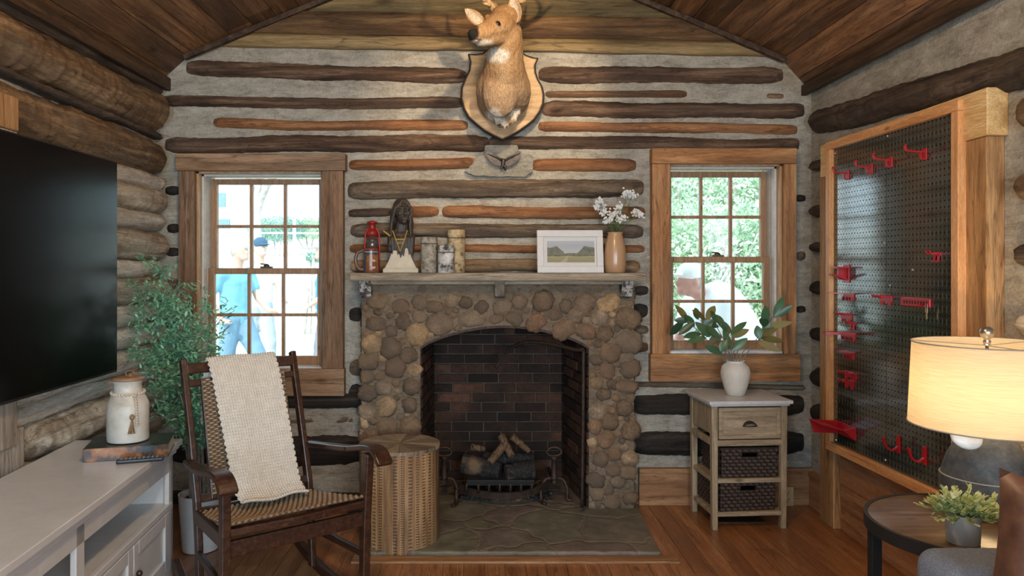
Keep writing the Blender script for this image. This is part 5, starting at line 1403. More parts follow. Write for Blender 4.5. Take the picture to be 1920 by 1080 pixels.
base_ = t.ramp(n, [(.35, (.008, .011, .009)), (.6, (.022, .028, .021)), (.8, (.05, .048, .036))])
cc = t.mix(hole, base_, (.014, .015, .013)); cc = t.mix(slot, cc, (.13, .135, .095))
rg = t.math('MAXIMUM', t.math('MULTIPLY', dk, .9), t.ramp(n2, [(.3, .10), (.7, .20)]))
t.set(cc, rg, 0, .5); t.b.inputs['IOR'].default_value = 1.9; t.link(cc, t.b.inputs['Base Color']); t.link(t.math('MULTIPLY', t.math('SUBTRACT', 1.0, dk), 1.0), t.b.inputs['Specular IOR Level'])
# bare steel look: reflective tint
t.bump(n2, .04, .002); m_peg = t.m
f0 = .042
for (a, c, z0, z1) in ((0, LW / 2 - .0015, 0, LH), (LW / 2 + .0015, LW, 0, LH)):
    m = MB(); m.mm(.022, .034, -max(f0, a), -min(LW - f0, c), f0, LH - f0); m.build('panel', m_peg, pg, world=False)
m = MB(); m.mm(.0195, .024, -LW + f0, -f0, .70, .712); m.build('seam_strip', m_peg, pg, world=False)
part(pg, 'frame_rail', W_pegy, [(-.0, .045, -LW, 0, LH - f0, LH)]); part(pg, 'frame_rail', W_pegy, [(0, .045, -LW, 0, 0, f0)])
part(pg, 'frame_stile', W_pegz, [(-.0, .045, -f0, 0, f0, LH - f0)]); part(pg, 'frame_stile', W_pegz, [(-.0, .045, -LW, -LW + f0, f0, LH - f0)])
M_screw = plain('steel screw', (.6, .58, .52), .3, .9)
for (uu, ww) in ((.06, 1.52), (LW / 2 + .01, 1.53), (LW / 2 - .01, 1.05), (LW / 2 + .03, .86), (LW / 2, .78), (.7, .93), (.07, .06), (.5, .07)): m = MB(); m.ell((.020, -uu, ww), (.004, .005, .005), None, 8, 6); m.build('screw', M_screw, pg, world=False)
m_rpl = plain('red plastic', (.40, .008, .012), .35, 0, .5, var=.05, bump=0)
M_peg = wm(pg)
def hookat(px, py, lab, name='peg_hook', cat='hook', group=None):
    w = pegpt(px, py, -.022 * 1.0)
    return thing(name, lab, cat, tuple(w), pa_, group)
def hp_(t_, name, f, **kw):
    m = MB(); f(m); return m.build(name, kw.pop('mat', m_rpl), t_, world=False, **kw)
G = None
# arm hooks in the top row: backing plate, long arm with upturned tip, small brace
for px, py, L, lab in ((1590, 328, .075, 'red peg hook at the upper left corner of the pegboard'), (1634, 317, .075, 'second red peg hook from the left in the top row'), (1671, 304, .080, 'third red peg hook from the left in the top row'), (1735, 289, .085, 'highest red peg hook, at the right of the top row')):
    h = hookat(px, py, lab)
    hp_(h, 'plate', lambda m: m.mm(-.006, .0, -.014, .014, -.024, .024), bevel=.002)
    hp_(h, 'arm', lambda m: m.ribbon(bez([V((0, 0, .008)), V((-L * .5, 0, .010)), V((-L * .9, 0, .014)), V((-L * 1.02, 0, .028)), V((-L * .98, 0, .040))], 4), .012, .007, (0, 1, 0)), bevel=.001)
    hp_(h, 'brace', lambda m: m.ribbon([V((-.004, 0, -.022)), V((-.020, 0, -.018)), V((-.024, 0, .008))], .010, .005, (0, 1, 0)))
def twin(px, py, lab, n=2, L=.03):
    h = hookat(px, py, lab)
    hp_(h, 'plate', lambda m: m.mm(-.005, 0, -.012 * n, .012 * n, .004, .018), bevel=.001)
    for k in range(n):
        y = (k - (n - 1) / 2) * .024
        hp_(h, 'prong', lambda m: m.ribbon([V((-.004, y, .012)), V((-L, y, .012)), V((-L * 1.25, y, .022))], .006, .006, (0, 1, 0)))
        hp_(h, 'prong', lambda m: m.ribbon([V((-.004, y, .008)), V((-.006, y, -.018)), V((-.018, y, -.020))], .008, .005, (0, 1, 0)))
twin(1758, 481, 'small red double hook at the right edge of the pegboard', 2, .035)
# tool holder with round cut outs
h = hookat(1588, 513, 'red holder bracket with round cut outs on the upper left of the pegboard', 'tool_holder', 'tool holder')
hp_(h, 'plate', lambda m: m.mm(-.006, 0, -.028, .028, -.045, .045), bevel=.002)
hp_(h, 'shelf', lambda m: [m.mm(-.065, -.055, -.028, .028, .026, .034), m.mm(-.06, 0, -.028, -.020, .026, .034), m.mm(-.06, 0, .020, .028, .026, .034), m.mm(-.034, -.028, -.028, .028, .026, .034)], bevel=.001)
hp_(h, 'shelf', lambda m: m.hexa([V((-.085 + a * .085, y, -.005 - a * .03 + b_ * .008)) for a in (0, 1) for y in (-.02, .02) for b_ in (0, 1)]), bevel=.001)
hp_(h, 'rib', lambda m: m.mm(-.045, 0, -.003, .003, -.03, .03))
# long thin holders
def longh(px, py, L, W, lab, thick=.006, tilt=.0, n=4):
    h = hookat(px, py, lab, 'tool_holder', 'tool holder')
    hp_(h, 'plate', lambda m: m.mm(-.005, 0, -W / 2, W / 2, -.010, .014), bevel=.001)
    hp_(h, 'arm', lambda m: m.prism([(0, -W / 2), (0, W / 2), (-L * .55, W * .35), (-L, W * .12), (-L, -W * .12), (-L * .55, -W * .35)], lambda a, y, t_: V((a, y, .008 - a * tilt + t_)), 0, thick))
    for k in range(n):
        y = lerp(-W / 2 + .006, W / 2 - .006, k / (n - 1)); hp_(h, 'peg', lambda m: m.mm(-.012, 0, y - .003, y + .003, -.022, -.004))
longh(1592, 555, .105, .10, 'red wing shaped holder just above the pegboard shelf seam', .005, .06, 4)
longh(1592, 630, .125, .12, 'longest red flat holder, reaching past the left frame edge', .012, .02, 4)
longh(1594, 664, .060, .09, 'red flat holder with pegs below the longest one', .006, .05, 4)
def barh(px, py, W, lab, L=.045):
    h = hookat(px, py, lab, 'tool_holder', 'tool holder')
    hp_(h, 'plate', lambda m: m.mm(-.006, 0, -W / 2, W / 2, -.014, .014), bevel=.001)
    for y in (-W * .35, W * .3):
        hp_(h, 'arm', lambda m: m.ribbon([V((0, y, .010)), V((-L, y, .010)), V((-L * 1.1, y, .018))], .010, .010, (0, 1, 0)), bevel=.001)
        hp_(h, 'peg', lambda m: m.mm(-.012, 0, y - .004, y + .004, -.028, -.012))
barh(1662, 560, .09, 'red two armed holder left of the key rack'); barh(1588, 593, .10, 'red holder with pale ends under the shelf seam', .035)
barh(1596, 703, .11, 'red double armed holder near the lower left of the board, upper one'); barh(1594, 718, .08, 'red double armed holder near the lower left of the board, lower one')
twin(1600, 611, 'small red double hook between two long red holders at left', 2, .028)
# key rack
h = hookat(1719, 567, 'red key rack with a row of holes at the middle of the pegboard', 'key_rack', 'key rack')
hp_(h, 'bar', lambda m: m.mm(-.010, 0, -.098, .098, -.018, .020), bevel=.003)
hp_(h, 'holes', lambda m: [m.mm(-.0108, -.009, -.085 + k * .019, -.076 + k * .019, -.007, .007) for k in range(9)], mat=m_black)
hp_(h, 'peg', lambda m: m.tube([V((-.008, -.05, -.008)), V((-.02, -.05, -.012)), V((-.026, -.05, -.004))], .003, 6))
kw_ = pegpt(1737, 575, .0); kk = thing('key', 'brass house key hanging from the red key rack', 'key', tuple(kw_), pa_)
m_brass = plain('brass', (.60, .42, .20), .3, .9)
m = MB(); m.tube([V((0 + 0, .008 * cos(k * pi / 6), .002 + .010 * sin(k * pi / 6))) for k in range(12)], .0012, 5, closed=True); m.build('ring', plain('steel ring', (.6, .6, .6), .3, .9), kk, world=False)
m = MB(); m.mm(-.001, .001, -.008, .008, -.024, -.006); m.mm(-.001, .001, -.0035, .0035, -.052, -.024); m.mm(-.001, .001, -.006, .0, -.048, -.044); m.build('blade', m_brass, kk, world=False)
# big shelf bracket
h = hookat(1588, 800, 'big red slanted shelf holder at the lower left of the pegboard', 'shelf_holder', 'shelf holder')
hp_(h, 'plate', lambda m: m.mm(-.006, 0, -.085, .085, -.05, .012), bevel=.002)
hp_(h, 'tray', lambda m: m.hexa([V((x_, y, z_ + e)) for (x_, z_) in ((-.15, .02), (-.006, -.02)) for y in (-.06, .085) for e in (0, .006)]))
hp_(h, 'front_panel', lambda m: m.prism([(-.06, .0), (-.006, -.05), (-.006, .012)], lambda a, z, t_: V((a, t_, z)), -.085, -.079))
hp_(h, 'side_panel', lambda m: m.prism([(-.15, .024), (-.125, -.045), (-.006, -.05), (-.006, .012)], lambda a, z, t_: V((a, t_, z)), .079, .085))
for px, py, lab in ((1686, 832, 'left of the two red U shaped hooks near the bottom of the pegboard'), (1735, 853, 'right of the two red U shaped hooks near the bottom of the pegboard')):
    h = hookat(px, py, lab)
    hp_(h, 'plate', lambda m: m.mm(-.008, 0, -.012, .012, -.04, .035), bevel=.002)
    hp_(h, 'arm', lambda m: m.ribbon(bez([V((-.004, 0, -.012)), V((-.03, 0, -.028)), V((-.058, 0, -.012)), V((-.072, 0, .03))], 6), .014, .008, (0, 1, 0)), bevel=.002)

# =================================================================== END TABLE, LAMP, SMALL PLANT, SOFA
W_tt = wood('dark table top', (.05, .03, .018), (.13, .08, .05), (.24, .155, .10), 'x', 2.2, .28, .1, crack=False, spec=.6)
et = thing('end_table', 'round dark wood end table with black rim at the right edge', 'end table', (1.51, 2.28, 0))
m = MB(); m.lathe([(0, .572), (.288, .572), (.290, .575), (.290, .598), (.287, .6), (0, .6)], (1.51, 2.28, 0), 72); m.build('table_top', W_tt, et, auto=40)
m = MB(); m.lathe([(.290, .562), (.302, .562), (.302, .6015), (.290, .6015)], (1.51, 2.28, 0), 72, ring=True); m.build('rim', m_black, et, auto=40)
m = MB()
def flatleg(a):
    x_, y_ = 1.51 + .27 * cos(a), 2.28 + .27 * sin(a); return (x_ - .016, x_ + .016, y_ - .016, y_ + .016, 0, .565)
for k in range(4):
    m = MB(); m.mm(*flatleg(pi / 4 + k * pi / 2 + .25)); m.build('leg', m_black, et, bevel=.002)
m = MB(); m.lathe([(.255, .12), (.285, .12), (.285, .135), (.255, .135)], (1.51, 2.28, 0), 48, ring=True); m.build('lower_ring', m_black, et, auto=40)
# lamp
lx, ly = 1.650, 2.43
la = thing('table_lamp', 'lit table lamp with cream linen drum shade and dark grey ceramic base', 'lamp', (lx, ly, .601))
t = NT('charcoal ceramic'); n = t.noise(t.coord(rnd=False), 22, 7, .75); t.set(t.ramp(n, [(.3, (.03, .032, .036)), (.55, (.09, .095, .10)), (.75, (.17, .17, .17))]), .55); t.bump(n, .5, .006)
m = MB(); m.lathe([(.10, 0), (.128, .01), (.137, .05), (.132, .10), (.115, .16), (.09, .21), (.065, .245), (.05, .262), (.032, .272), (0, .274)], (lx, ly, .601), 48, wob=lambda a, z: 1 + .008 * nz(cos(a) * 3, sin(a) * 3, z * 20)); m.build('base', t.m, la, smooth=True)
m = MB(); m.tube([V((lx + .1325 * cos(k * pi / 20), ly + .1325 * sin(k * pi / 20), .705)) for k in range(40)], .0025, 5, closed=True); m.build('scored_ring', plain('pale scored line', (.4, .39, .36), .7), la)
m = MB(); q = P(1826, 822, 2.285); m.ell(q + V((0, .035, -.005)), (.048, .022, .04), Matrix.Rotation(-.65, 3, 'X')); m.build('tag', plain('white painted glow', (.85, .84, .80), .4), la, smooth=True, label='round white painted glow under the shade')  # white ellipsoid standing in for bulb glare on the lamp neck, not a tag
m = MB(); m.tube([V((lx, ly, .86)), V((lx, ly, 1.165))], .005, 8); m.lathe([(.018, .875), (.018, .92)], (lx, ly, 0), 16); m.build('harp', m_latch, la)
t = NT('lit linen shade'); t.n.remove(t.b)
n = t.noise(t.coord((2, 2, 60), rnd=False), 6, 5, .7); c = t.ramp(n, [(.3, (.50, .43, .32)), (.7, (.66, .59, .46))])
df = t.new('ShaderNodeBsdfDiffuse'); tl = t.new('ShaderNodeBsdfTranslucent'); mx_ = t.new('ShaderNodeMixShader'); mx_.inputs[0].default_value = .5
t.link(c, df.inputs[0]); t.link(c, tl.inputs[0]); t.link(df.outputs[0], mx_.inputs[1]); t.link(tl.outputs[0], mx_.inputs[2]); t.link(mx_.outputs[0], t.out.inputs[0]); m_shade = t.m
m = MB(); seg = 64; vs = []; fs = []
for (r, z) in ((.226, .868), (.214, 1.136)):
    for k in range(seg): a = 2 * pi * k / seg; vs.append(V((lx + r * cos(a), ly + r * sin(a), z)))
for k in range(seg): fs.append((k, (k + 1) % seg, seg + (k + 1) % seg, seg + k))
m.add(vs, fs); m.build('lamp_shade', m_shade, la, smooth=True)
M_ring = plain('grey trim', (.30, .27, .23), .6)
for (r, z) in ((.2275, .868), (.2155, 1.136)): m = MB(); m.tube([V((lx + r * cos(2 * pi * k / 64), ly + r * sin(2 * pi * k / 64), z)) for k in range(64)], .0022, 6, closed=True); m.build('shade_ring', M_ring, la)
m = MB()
for k in range(3): a = k * 2 * pi / 3 + .4; m.tube([V((lx, ly, 1.128)), V((lx + .213 * cos(a), ly + .213 * sin(a), 1.133))], .0018, 5)
m.build('shade_spider', M_ring, la)
m = MB(); m.lathe([(.010, 1.13), (.012, 1.142), (.008, 1.148), (.018, 1.158), (.022, 1.170), (.018, 1.183), (.008, 1.189), (0, 1.19)], (lx, ly, 0), 24); m.build('finial', plain('brushed nickel', (.45, .40, .34), .3, .9), la, smooth=True)
t = NT('warm bulb'); t.n.remove(t.b); em = t.new('ShaderNodeEmission'); em.inputs[0].default_value = (1, .68, .34, 1); em.inputs[1].default_value = 135; t.link(em.outputs[0], t.out.inputs[0])
m = MB(); m.ell((lx, ly, .985), (.030, .030, .042)); m.build('bulb', t.m, la, smooth=True)
# small plant
sx_, sy_ = 1.375, 2.125
sp_t = thing('potted_plant', 'small leafy green plant in a round grey cement pot on the end table', 'plant', (sx_, sy_, .601))
m_cem = plain('grey cement', (.40, .37, .33), .8, var=.1, nscale=30)
m = MB(); m.lathe([(.040, 0), (.042, .003), (.0445, .080), (.0445, .083), (.040, .083), (.039, .06), (0, .058)], (sx_, sy_, .601), 36); m.build('pot', m_cem, sp_t, smooth=True, auto=50)
m_pl = leafmat('pale fresh leaf', (.32, .38, .12), (.60, .66, .28), (.84, .86, .52), .5)
m = MB(); m2 = MB()
for k in range(84):
    a = R.random() * 6.28; el = R.uniform(.15, 1.4); L = R.uniform(.05, .105); d = V((cos(a) * cos(el), sin(a) * cos(el), sin(el) * .85)); b0 = V((sx_ + d.x * .02, sy_ + d.y * .02, .675))
    tip = b0 + d * L + V((0, 0, -.01)); m2.tube([b0, lerp(b0, tip, .5) + V((0, 0, .008)), tip], .0011, 4)
    for s in range(7):
        p = lerp(b0, tip, (s + 2) / 8)
        for e in (-1, 1): m.leaf(p, d + V((R.uniform(-.9, .9), R.uniform(-.9, .9), R.uniform(-.3, .6))), (0, 0, 1), R.uniform(.015, .024), R.uniform(.009, .015), .15, .1, tint=R.random(), n=3)
m2.build('stems', m_stem, sp_t); m.build('foliage', m_pl, sp_t)
# sofa arm + leather pillow
t = NT('blue grey upholstery'); n = t.noise(t.coord((1, 1, 1), rnd=False), 220, 3, .8); t.set(t.ramp(n, [(.35, (.11, .13, .165)), (.65, (.22, .25, .30))]), .9); t.bump(n, .4, .002); m_up = t.m
sf = thing('sofa', 'blue grey upholstered sofa arm at the lower right corner', 'sofa', (1.5, 1.4, 0))
def cush(x0, x1, y0, y1, z0, z1, r, name, pa, mat):
    m = MB(); m.mm(x0, x1, y0, y1, z0, z1); return m.build(name, mat, pa, bevel=r, segs=6, auto=60)
cush(1.085, 1.80, 1.70, 1.885, .08, .69, .045, 'arm', sf, m_up)
cush(1.12, 1.60, 1.05, 1.695, .12, .46, .05, 'seat_cushion', sf, m_up); cush(1.62, 1.80, 1.05, 1.695, .12, .86, .05, 'backrest', sf, m_up)
m = MB(); m.mm(1.14, 1.18, 1.72, 1.76, 0, .09); m.build('foot', m_black, sf)
t = NT('brown leather'); n = t.noise(t.coord(rnd=False), 12, 6, .65); t.set(t.ramp(n, [(.3, (.055, .020, .010)), (.6, (.13, .055, .028)), (.8, (.22, .10, .055))]), .42, 0, .5); t.bump(n, .25, .006)
m = MB()
def pil(u, v, s):
    a = (u - .5) * 2; b_ = (v - .5) * 2; k = (1 - a ** 4) ** .5 * (1 - b_ ** 4) ** .5 if abs(a) < 1 and abs(b_) < 1 else 0
    pin = 1 - .10 * (1 - (a * b_) ** 2) * max(abs(a), abs(b_)) ** 3
    return V((a * .225 * pin, s * .07 * max(0, k), b_ * .225 * pin))
rotp = Matrix.Rotation(radians(-25), 3, 'Z') @ Matrix.Rotation(radians(-8), 3, 'X') @ Matrix.Rotation(radians(10), 3, 'Y')
pc = V((1.27, 1.50, .695))
for s in (-1, 1): m.grid(lambda u, v, s=s: pc + rotp @ pil(u, v, s), 24, 24)
tag(m.build('leather_pillow', t.m, smooth=True), 'brown leather pillow leaning on the sofa arm at the right edge', 'pillow')

# =================================================================== OUTSIDE
GZ = -.1
def gz(x, y): return GZ + .12 * max(0, y - 9) + .10 * nz(x * .3, y * .3) * min(1, max(0, y - 8) / 5)
t = NT('dry bright grass'); co = t.coord(rnd=False); n = t.noise(co, 1.1, 7, .7); n2 = t.noise(t.coord((1, .5, 1), rnd=False), 14, 5, .8)
c = t.ramp(n, [(.35, (.50, .50, .40)), (.65, (.72, .70, .60))]); c = t.mix(.5, c, t.ramp(n2, [(.35, (.28, .30, .22)), (.6, (.85, .83, .76))])); t.set(c, .95); t.bump(n2, .8, .05)
m = MB()
m.grid(lambda u, v: V((lerp(-22, 22, u), lerp(WY + .26, 42, v), gz(lerp(-22, 22, u), lerp(WY + .26, 42, v)))), 90, 70)
m.build('ground', t.m, kind='structure', smooth=True, origin=(0, 10, 0))
m_bark = plain('sunlit bark', (.42, .38, .33), .9, var=.35, nscale=8)
def tree(lab, px, Y, r, top, forks):
    x = (px - VX) * Y / F; z = gz(x, Y); t_ = thing('tree', lab, 'tree', (x, Y, z)); m = MB()
    m.tube([V((x, Y, z - .1)), V((x + .02, Y, z + (top - z) * .5)), V((x, Y, top))], [r * 1.25, r, r * .9], 12); m.build('trunk', m_bark, t_, smooth=True)
    for pts in forks: m = MB(); m.tube(bez([V((x, Y, top - .2))] + [P(a, c, Y) for a, c in pts], 4), [r * .7 * (1 - .6 * i / (4 * len(pts))) for i in range(4 * len(pts) + 1)], 10); m.build('branch', m_bark, t_, smooth=True)
tree('pale tree trunk forking outside the left window', 478, 14, .115, 1.39 + (497 - 385) * 14 / F, [((500, 350), (528, 318), (560, 290)), ((470, 350), (462, 320), (456, 280)), ((484, 350), (490, 315), (500, 270))])
# far house
hx_ = (372 - VX) * 26 / F; hz_ = gz(hx_, 26)
ho = thing('house', 'white house with blue grey windows far outside the left window', 'house', (hx_, 28, hz_))
m_wh = plain('white siding', (.80, .80, .78), .8, var=.02); m_bg = plain('blue grey shutters', (.16, .26, .32), .5); m_roof = plain('pale roof', (.6, .6, .58), .8)
m = MB(); m.mm(hx_ - 2.2, hx_ + 1.15, 26, 30, hz_ - .3, hz_ + 4.6); m.build('walls', m_wh, ho)
m = MB(); m.prism([(hx_ - 2.5, hz_ + 4.6), (hx_ + 1.45, hz_ + 4.6), (hx_ - .5, hz_ + 6)], lambda a, z, t_: V((a, t_, z)), 25.7, 30.3); m.build('roof', m_roof, ho)
for (a, c, d, e) in ((404, 423, 362, 388), (392, 431, 411, 428)):
    m = MB(); p0 = P(a, e, 25.98); p1 = P(c, d, 25.98); m.mm(p0.x, p1.x, 25.94, 26.0, p0.z, p1.z); m.build('window', m_bg, ho)
# hedge + bushes (leaf clouds)
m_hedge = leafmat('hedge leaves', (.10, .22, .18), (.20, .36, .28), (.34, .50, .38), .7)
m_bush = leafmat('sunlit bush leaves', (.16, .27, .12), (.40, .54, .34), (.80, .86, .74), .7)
def bush(name, lab, c, r, n, L, mat, cat='bush', group=None):
    t_ = thing(name, lab, cat, (c[0], c[1], gz(c[0], c[1])), group=group); m = MB()
    for _ in range(n):
        d = V((R.gauss(0, 1), R.gauss(0, 1), R.gauss(0, 1))).normalized(); q = R.random() ** .4
        p = V(c) + V((d.x * r[0] * q, d.y * r[1] * q, d.z * r[2] * q)); 
        if p.z < gz(p.x, p.y): continue
        dd_ = V((R.uniform(-1, 1), R.uniform(-1, 1), R.uniform(-1, 1))).normalized(); l = L * R.uniform(.6, 1.3)
        m.leaf(p, dd_, (R.uniform(-1, 1), -1, R.uniform(-1, 1)), l, l * .45, .1, .1, tint=max(0, min(1, .5 + .5 * nz(p.x * 1.3, p.y * 1.3, p.z * 1.3) + R.gauss(0, .2))), n=2)
    m.build('foliage', mat, t_)
    m = MB(); g_ = gz(c[0], c[1])
    for k in range(4): m.tube([V((c[0] + (k - 1.5) * .1, c[1], g_ - .05)), V((c[0] + (k - 1.5) * r[0] * .4, c[1] + R.uniform(-.3, .3), max(g_ + .3, c[2] + r[2] * .4)))], .03, 6)
    m.build('stems', m_bark, t_)
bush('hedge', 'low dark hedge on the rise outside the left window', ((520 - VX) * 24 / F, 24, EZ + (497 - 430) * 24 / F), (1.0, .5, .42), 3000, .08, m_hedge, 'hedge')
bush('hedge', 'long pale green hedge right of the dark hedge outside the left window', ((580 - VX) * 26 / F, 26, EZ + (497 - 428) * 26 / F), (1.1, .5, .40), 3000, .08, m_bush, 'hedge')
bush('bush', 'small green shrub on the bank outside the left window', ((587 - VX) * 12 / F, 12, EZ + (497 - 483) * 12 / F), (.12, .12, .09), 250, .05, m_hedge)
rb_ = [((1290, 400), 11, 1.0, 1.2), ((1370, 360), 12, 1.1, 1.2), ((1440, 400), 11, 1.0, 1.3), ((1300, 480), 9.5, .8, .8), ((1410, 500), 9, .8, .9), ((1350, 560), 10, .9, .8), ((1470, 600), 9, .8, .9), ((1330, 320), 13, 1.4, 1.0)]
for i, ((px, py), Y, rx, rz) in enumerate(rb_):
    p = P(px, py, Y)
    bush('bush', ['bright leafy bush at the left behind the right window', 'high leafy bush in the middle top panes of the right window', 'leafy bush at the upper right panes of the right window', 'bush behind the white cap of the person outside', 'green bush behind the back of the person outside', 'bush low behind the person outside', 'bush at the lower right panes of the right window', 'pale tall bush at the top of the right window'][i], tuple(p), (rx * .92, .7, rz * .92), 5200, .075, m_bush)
m = MB()
for (a, c, Y) in (((1385, 520), (1425, 430), 8.6), ((1345, 540), (1368, 500), 8.5), ((1352, 545), (1385, 488), 8.4)): m.tube([P(*a, Y), P(*c, Y)], .012, 6)
p_ = P(1385, 600, 8.5); tag(m.build('dead_branch', m_bark), 'bare pale branches in front of the bushes outside', 'branches')
m = MB()
for (a, c, Y) in (((395, 437), (700, 437), 19),):
    m.beam(P(*a, Y), P(*c, Y), .03, .05)
tag(m.build('fence_rail', m_bark), 'thin pale fence rail across the yard outside the left window', 'fence')
for px in (436, 552): 
    m = MB(); a = P(px, 462, 17); m.beam(V((a.x, 17, gz(a.x, 17) - .1)), P(px, 410, 17), .06, .06, up=V((0, 1, 0))); tag(m.build('fence_post', m_wh), 'white post in the yard, %s of the tree' % ('left' if px < 480 else 'right'), 'post')

# ---- people
def person(lab, x, y, yaw, J, shirt, trousers, cap_c, skin=(.62, .38, .28), hs=1.0, cap_style='cap', vox=.012, sleeve=.55):
    g0 = gz(x, y); t_ = thing('person', lab, 'person', (x, y, g0))
    rt = Matrix.Rotation(yaw, 3, 'Z')
    def W(n): q = J[n] if isinstance(n, str) else n; return V((x, y, g0)) + rt @ V(q)
    m_sk = plain('skin %s' % lab[:12], skin, .55, var=.05, bump=0); m_sh = plain('shirt %s' % lab[:12], shirt, .85, var=.06, nscale=6); m_tr = plain('trousers %s' % lab[:12], trousers, .85, var=.1, nscale=6)
    b_ = MB(); hd = W('head')
    nk = W('neck')
    b_.ell(hd, (.078, .098, .118), rt); b_.cap(nk, hd - V((0, 0, .05)), .055, .052)
    fw = rt @ V((0, -1, 0))       # facing: local -y
    b_.cap(hd + fw * .088 + V((0, 0, .01)), hd + fw * .112 - V((0, 0, .02)), .010, .016); b_.ell(hd + fw * .070 - V((0, 0, .07)), (.045, .045, .038), rt)
    b_.ell(hd + fw * .092 - V((0, 0, .052)), (.024, .010, .008), rt)
    for s in (-1, 1): b_.ell(hd + rt @ V((s * .080, .005, -.01)), (.012, .022, .032), rt)
    for s, S, E, Wr, H in ((-1, 'shL', 'elL', 'wrL', 'haL'), (1, 'shR', 'elR', 'wrR', 'haR')):
        b_.cap(W(S), W(E), .048, .040); b_.cap(W(E), W(Wr), .040, .027)
        wr = W(Wr); ha = W(H); d = (ha - wr).normalized(); sd = d.cross(fw); sd = sd.normalized() if sd.length > .1 else d.orthogonal()
        pal = wr + d * .055; up_ = sd.cross(d)
        b_.cap(wr, pal, .026, .032)
        for k in range(4):
            f0_ = pal + sd * (k - 1.5) * .020 + d * .02; L = (.062, .072, .068, .052)[k]; f1 = f0_ + d * L * .5 + up_ * .008; f2 = f1 + d * L * .4 + up_ * .022
            b_.cap(f0_, f1, .0095, .009); b_.cap(f1, f2, .009, .008)
        th = wr + d * .02 - sd * .030; b_.cap(th, th - sd * .022 + d * .03 + up_ * .01, .012, .010); b_.cap(th - sd * .022 + d * .03 + up_ * .01, th - sd * .026 + d * .055 + up_ * .02, .010, .009)
    b_.cap(nk, W('chest'), .06, .12); b_.cap(W('chest'), W('hip'), .12, .12)
    for S in ('L', 'R'): b_.cap(W('hip') + rt @ V((-.06 if S == 'L' else .06, 0, 0)), W('kn' + S), .08, .055); b_.cap(W('kn' + S), W('an' + S), .055, .04); b_.cap(W('chest'), W('sh' + S), .06, .055)
    fuse(b_, 'body', m_sk, t_, vox, 1)
    b_ = MB(); c_ = W('chest'); h_ = W('hip')
    b_.cap(c_ + V((0, 0, .04)), h_, .135 * hs, .135 * hs)
    for s in (-1, 1): b_.cap(c_ + rt @ V((s * .06, 0, .02)), h_ + rt @ V((s * .05, 0, 0)), .125 * hs, .12 * hs)
    for S, E in (('shL', 'elL'), ('shR', 'elR')): b_.cap(c_ + (W(S) - c_) * .5, W(S), .085 * hs, .07 * hs); b_.cap(W(S), lerp(W(S), W(E), sleeve), .068 * hs, .060 * hs)
    b_.cap(c_ + V((0, 0, .06)), lerp(c_, nk, .75), .10, .068)
    fuse(b_, 'shirt', m_sh, t_, vox, 2, fur=lambda p: .008 * nz(p.x * 9, p.y * 9, p.z * 16))
    b_ = MB()
    for s, S in ((-1, 'L'), (1, 'R')): b_.cap(h_ + rt @ V((s * .06, 0, -.01)), W('kn' + S), .118, .082); b_.cap(W('kn' + S), W('an' + S), .080, .064)
    b_.ell(h_, (.15, .12, .12), rt)
    fuse(b_, 'trousers', m_tr, t_, vox, 2, fur=lambda p: .007 * nz(p.x * 10, p.y * 10, p.z * 14))
    for S in ('L', 'R'):
        b_ = MB(); a = W('an' + S); f = V((fw.x, fw.y, 0)).normalized(); b_.cap(a - V((0, 0, .02)) - f * .03, a + f * .15 - V((0, 0, .035)), .045, .038); fuse(b_, 'shoe', m_tvb, t_, .012, 1)
    b_ = MB(); b_.ell(hd + V((0, 0, .035)), (.090, .108, .10), rt); b_.ell(hd + V((0, .02, 0)) - fw * .03, (.084, .09, .1), rt)
    m_hair = plain('hair %s' % lab[:12], (.35, .30, .26), .8)
    hb_ = MB(); hb_.ell(hd - fw * .015 + V((0, 0, .01)), (.083, .096, .110), rt); fuse(hb_, 'hair', m_hair, t_, .01, 1) if cap_style != 'full' else None
    cb = MB(); cb.ell(hd + V((0, 0, .055)) - fw * .004, (.090, .108, .085), rt); cb.ell(hd + fw * .125 + V((0, 0, .045)), (.065, .065, .010), rt)
    fuse(cb, 'cap', plain('cap %s' % lab[:12], cap_c, .8, var=.04), t_, .008, 1)
    return t_
stride = dict(head=(0, -.06, 1.64), neck=(0, -.02, 1.46), chest=(0, 0, 1.28), hip=(0, 0, .95), shL=(-.19, 0, 1.40), elL=(-.24, .12, 1.14), wrL=(-.22, -.02, .94), haL=(-.22, -.10, .90), shR=(.19, 0, 1.40), elR=(.22, -.10, 1.14), wrR=(.18, -.28, 1.02), haR=(.16, -.36, 1.0),
              knL=(-.09, .05, .50), anL=(-.09, .30, .10), knR=(.09, -.25, .52), anR=(.09, -.36, .09))
person('person in a light blue shirt, jeans and cap walking past the left window', P(442, 600, 7.8).x, 7.8, radians(62), stride, (.17, .40, .52), (.16, .28, .38), (.75, .80, .85))
st2 = dict(stride); st2.update(head=(0, -.04, 1.66), anL=(-.08, .14, .09), knR=(.09, -.12, .50), anR=(.09, -.14, .09))
person('person in a white shirt and dark blue cap behind the blue shirted one', P(486, 600, 9.4).x, 9.4, radians(40), st2, (.70, .70, .68), (.42, .46, .48), (.02, .07, .12))
person('person in blue clothes at the right edge of the left window, mostly hidden', P(614, 600, 9.0).x, 9.0, radians(-60), st2, (.05, .25, .42), (.2, .2, .22), (.5, .5, .5))
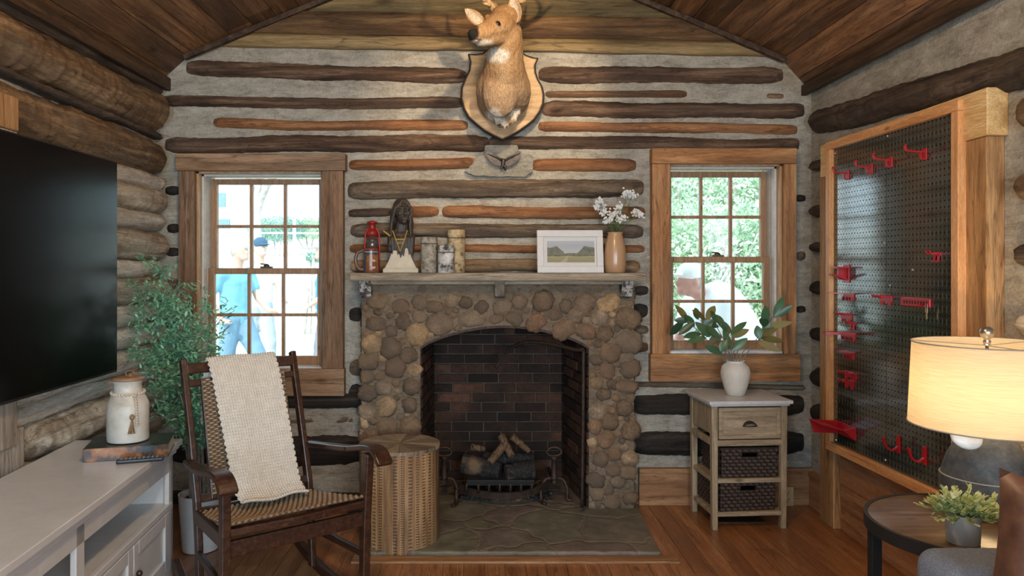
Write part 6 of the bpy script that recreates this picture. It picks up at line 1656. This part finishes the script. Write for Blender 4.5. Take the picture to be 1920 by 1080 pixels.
# leaning man at the right window: upper body tipped forward to the left
lean = dict(head=(0, -.30, 1.375), neck=(0, -.21, 1.27), chest=(0, -.06, 1.14), hip=(0, .20, .80), shL=(-.22, -.14, 1.18), elL=(-.28, -.24, .90), wrL=(-.22, -.42, .74), haL=(-.2, -.50, .72), shR=(.22, -.14, 1.18), elR=(.30, -.22, .88), wrR=(.24, -.42, .74), haR=(.22, -.50, .72),
            knL=(-.12, .02, .46), anL=(-.12, .30, .09), knR=(.12, .0, .46), anR=(.12, .25, .09))
pd = person('person in a white cap and white shirt bending forward outside the right window', P(1291, 525, 5.55).x + .28, 5.55, radians(-75), lean, (.86, .87, .88), (.35, .38, .42), (.88, .87, .84), skin=(.55, .27, .21), hs=1.42)

# =================================================================== LIGHT
w = bpy.data.worlds.new('sky'); scene.world = w; w.use_nodes = True
nt = w.node_tree; nt.nodes.clear(); bgn = nt.nodes.new('ShaderNodeBackground'); wo = nt.nodes.new('ShaderNodeOutputWorld')
bgn.inputs[0].default_value = (.60, .84, 1.0, 1); bgn.inputs[1].default_value = 3.6; nt.links.new(bgn.outputs[0], wo.inputs[0])
def light(name, kind, loc, energy, color, rot=None, size=.3, sy=None, target=None, **kw):
    l = bpy.data.lights.new(name, kind); l.energy = energy; l.color = color
    if kind == 'AREA':
        l.size = size
        if sy: l.shape = 'RECTANGLE'; l.size_y = sy
    elif kind in ('POINT', 'SPOT'): l.shadow_soft_size = size
    for k, v in kw.items(): setattr(l, k, v)
    o = bpy.data.objects.new(name, l); col.objects.link(o); o.location = loc
    if target is not None: o.rotation_euler = (V(target) - V(loc)).to_track_quat('-Z', 'Y').to_euler()
    elif rot: o.rotation_euler = rot
    return o
light('sun', 'SUN', (0, 0, 10), 4.2, (1, .96, .88), target=(2, 6, 4.5), angle=.02)
# cool fill lights added at the unseen rear openings
light('rear_fill_light', 'AREA', (-.9, YR - .05, 1.45), 62, (.52, .76, 1.0), size=1.15, sy=1.25, target=(-1.2, 2.8, .7))
light('rear_fill_light', 'AREA', (.9, YR - .05, 1.45), 78, (.84, .92, 1.0), size=1.15, sy=1.25, target=(-1.0, 3.2, 1.3))
light('ceiling_fill', 'POINT', (-.1, 1.6, 2.75), 80, (1, .70, .41), size=.12)  # unseen warm fill added below the ridge, no fixture there
light('track_spot', 'SPOT', (.42, 2.55, 3.02), 120, (1, .74, .45), size=.03, target=tuple(P(945, 150, 4.15)), spot_size=radians(46), spot_blend=.6)

cam = bpy.data.cameras.new('camera'); cam.sensor_width = 36; cam.lens = F / 1920 * 36
cam.shift_x = (960 - VX) / 1920; cam.shift_y = -(540 - VY) / 1920
cam.clip_start = .05; cam.clip_end = 200
co_ = bpy.data.objects.new('camera', cam); col.objects.link(co_); co_.location = (0, 0, EZ); co_.rotation_euler = (radians(90), 0, 0)
scene.camera = co_
scene.view_settings.view_transform = 'Standard'; scene.view_settings.look = 'None'; scene.view_settings.gamma = 1
scene.view_settings.exposure = 0.0
try: scene.view_settings.use_curve_mapping = False
except Exception: pass
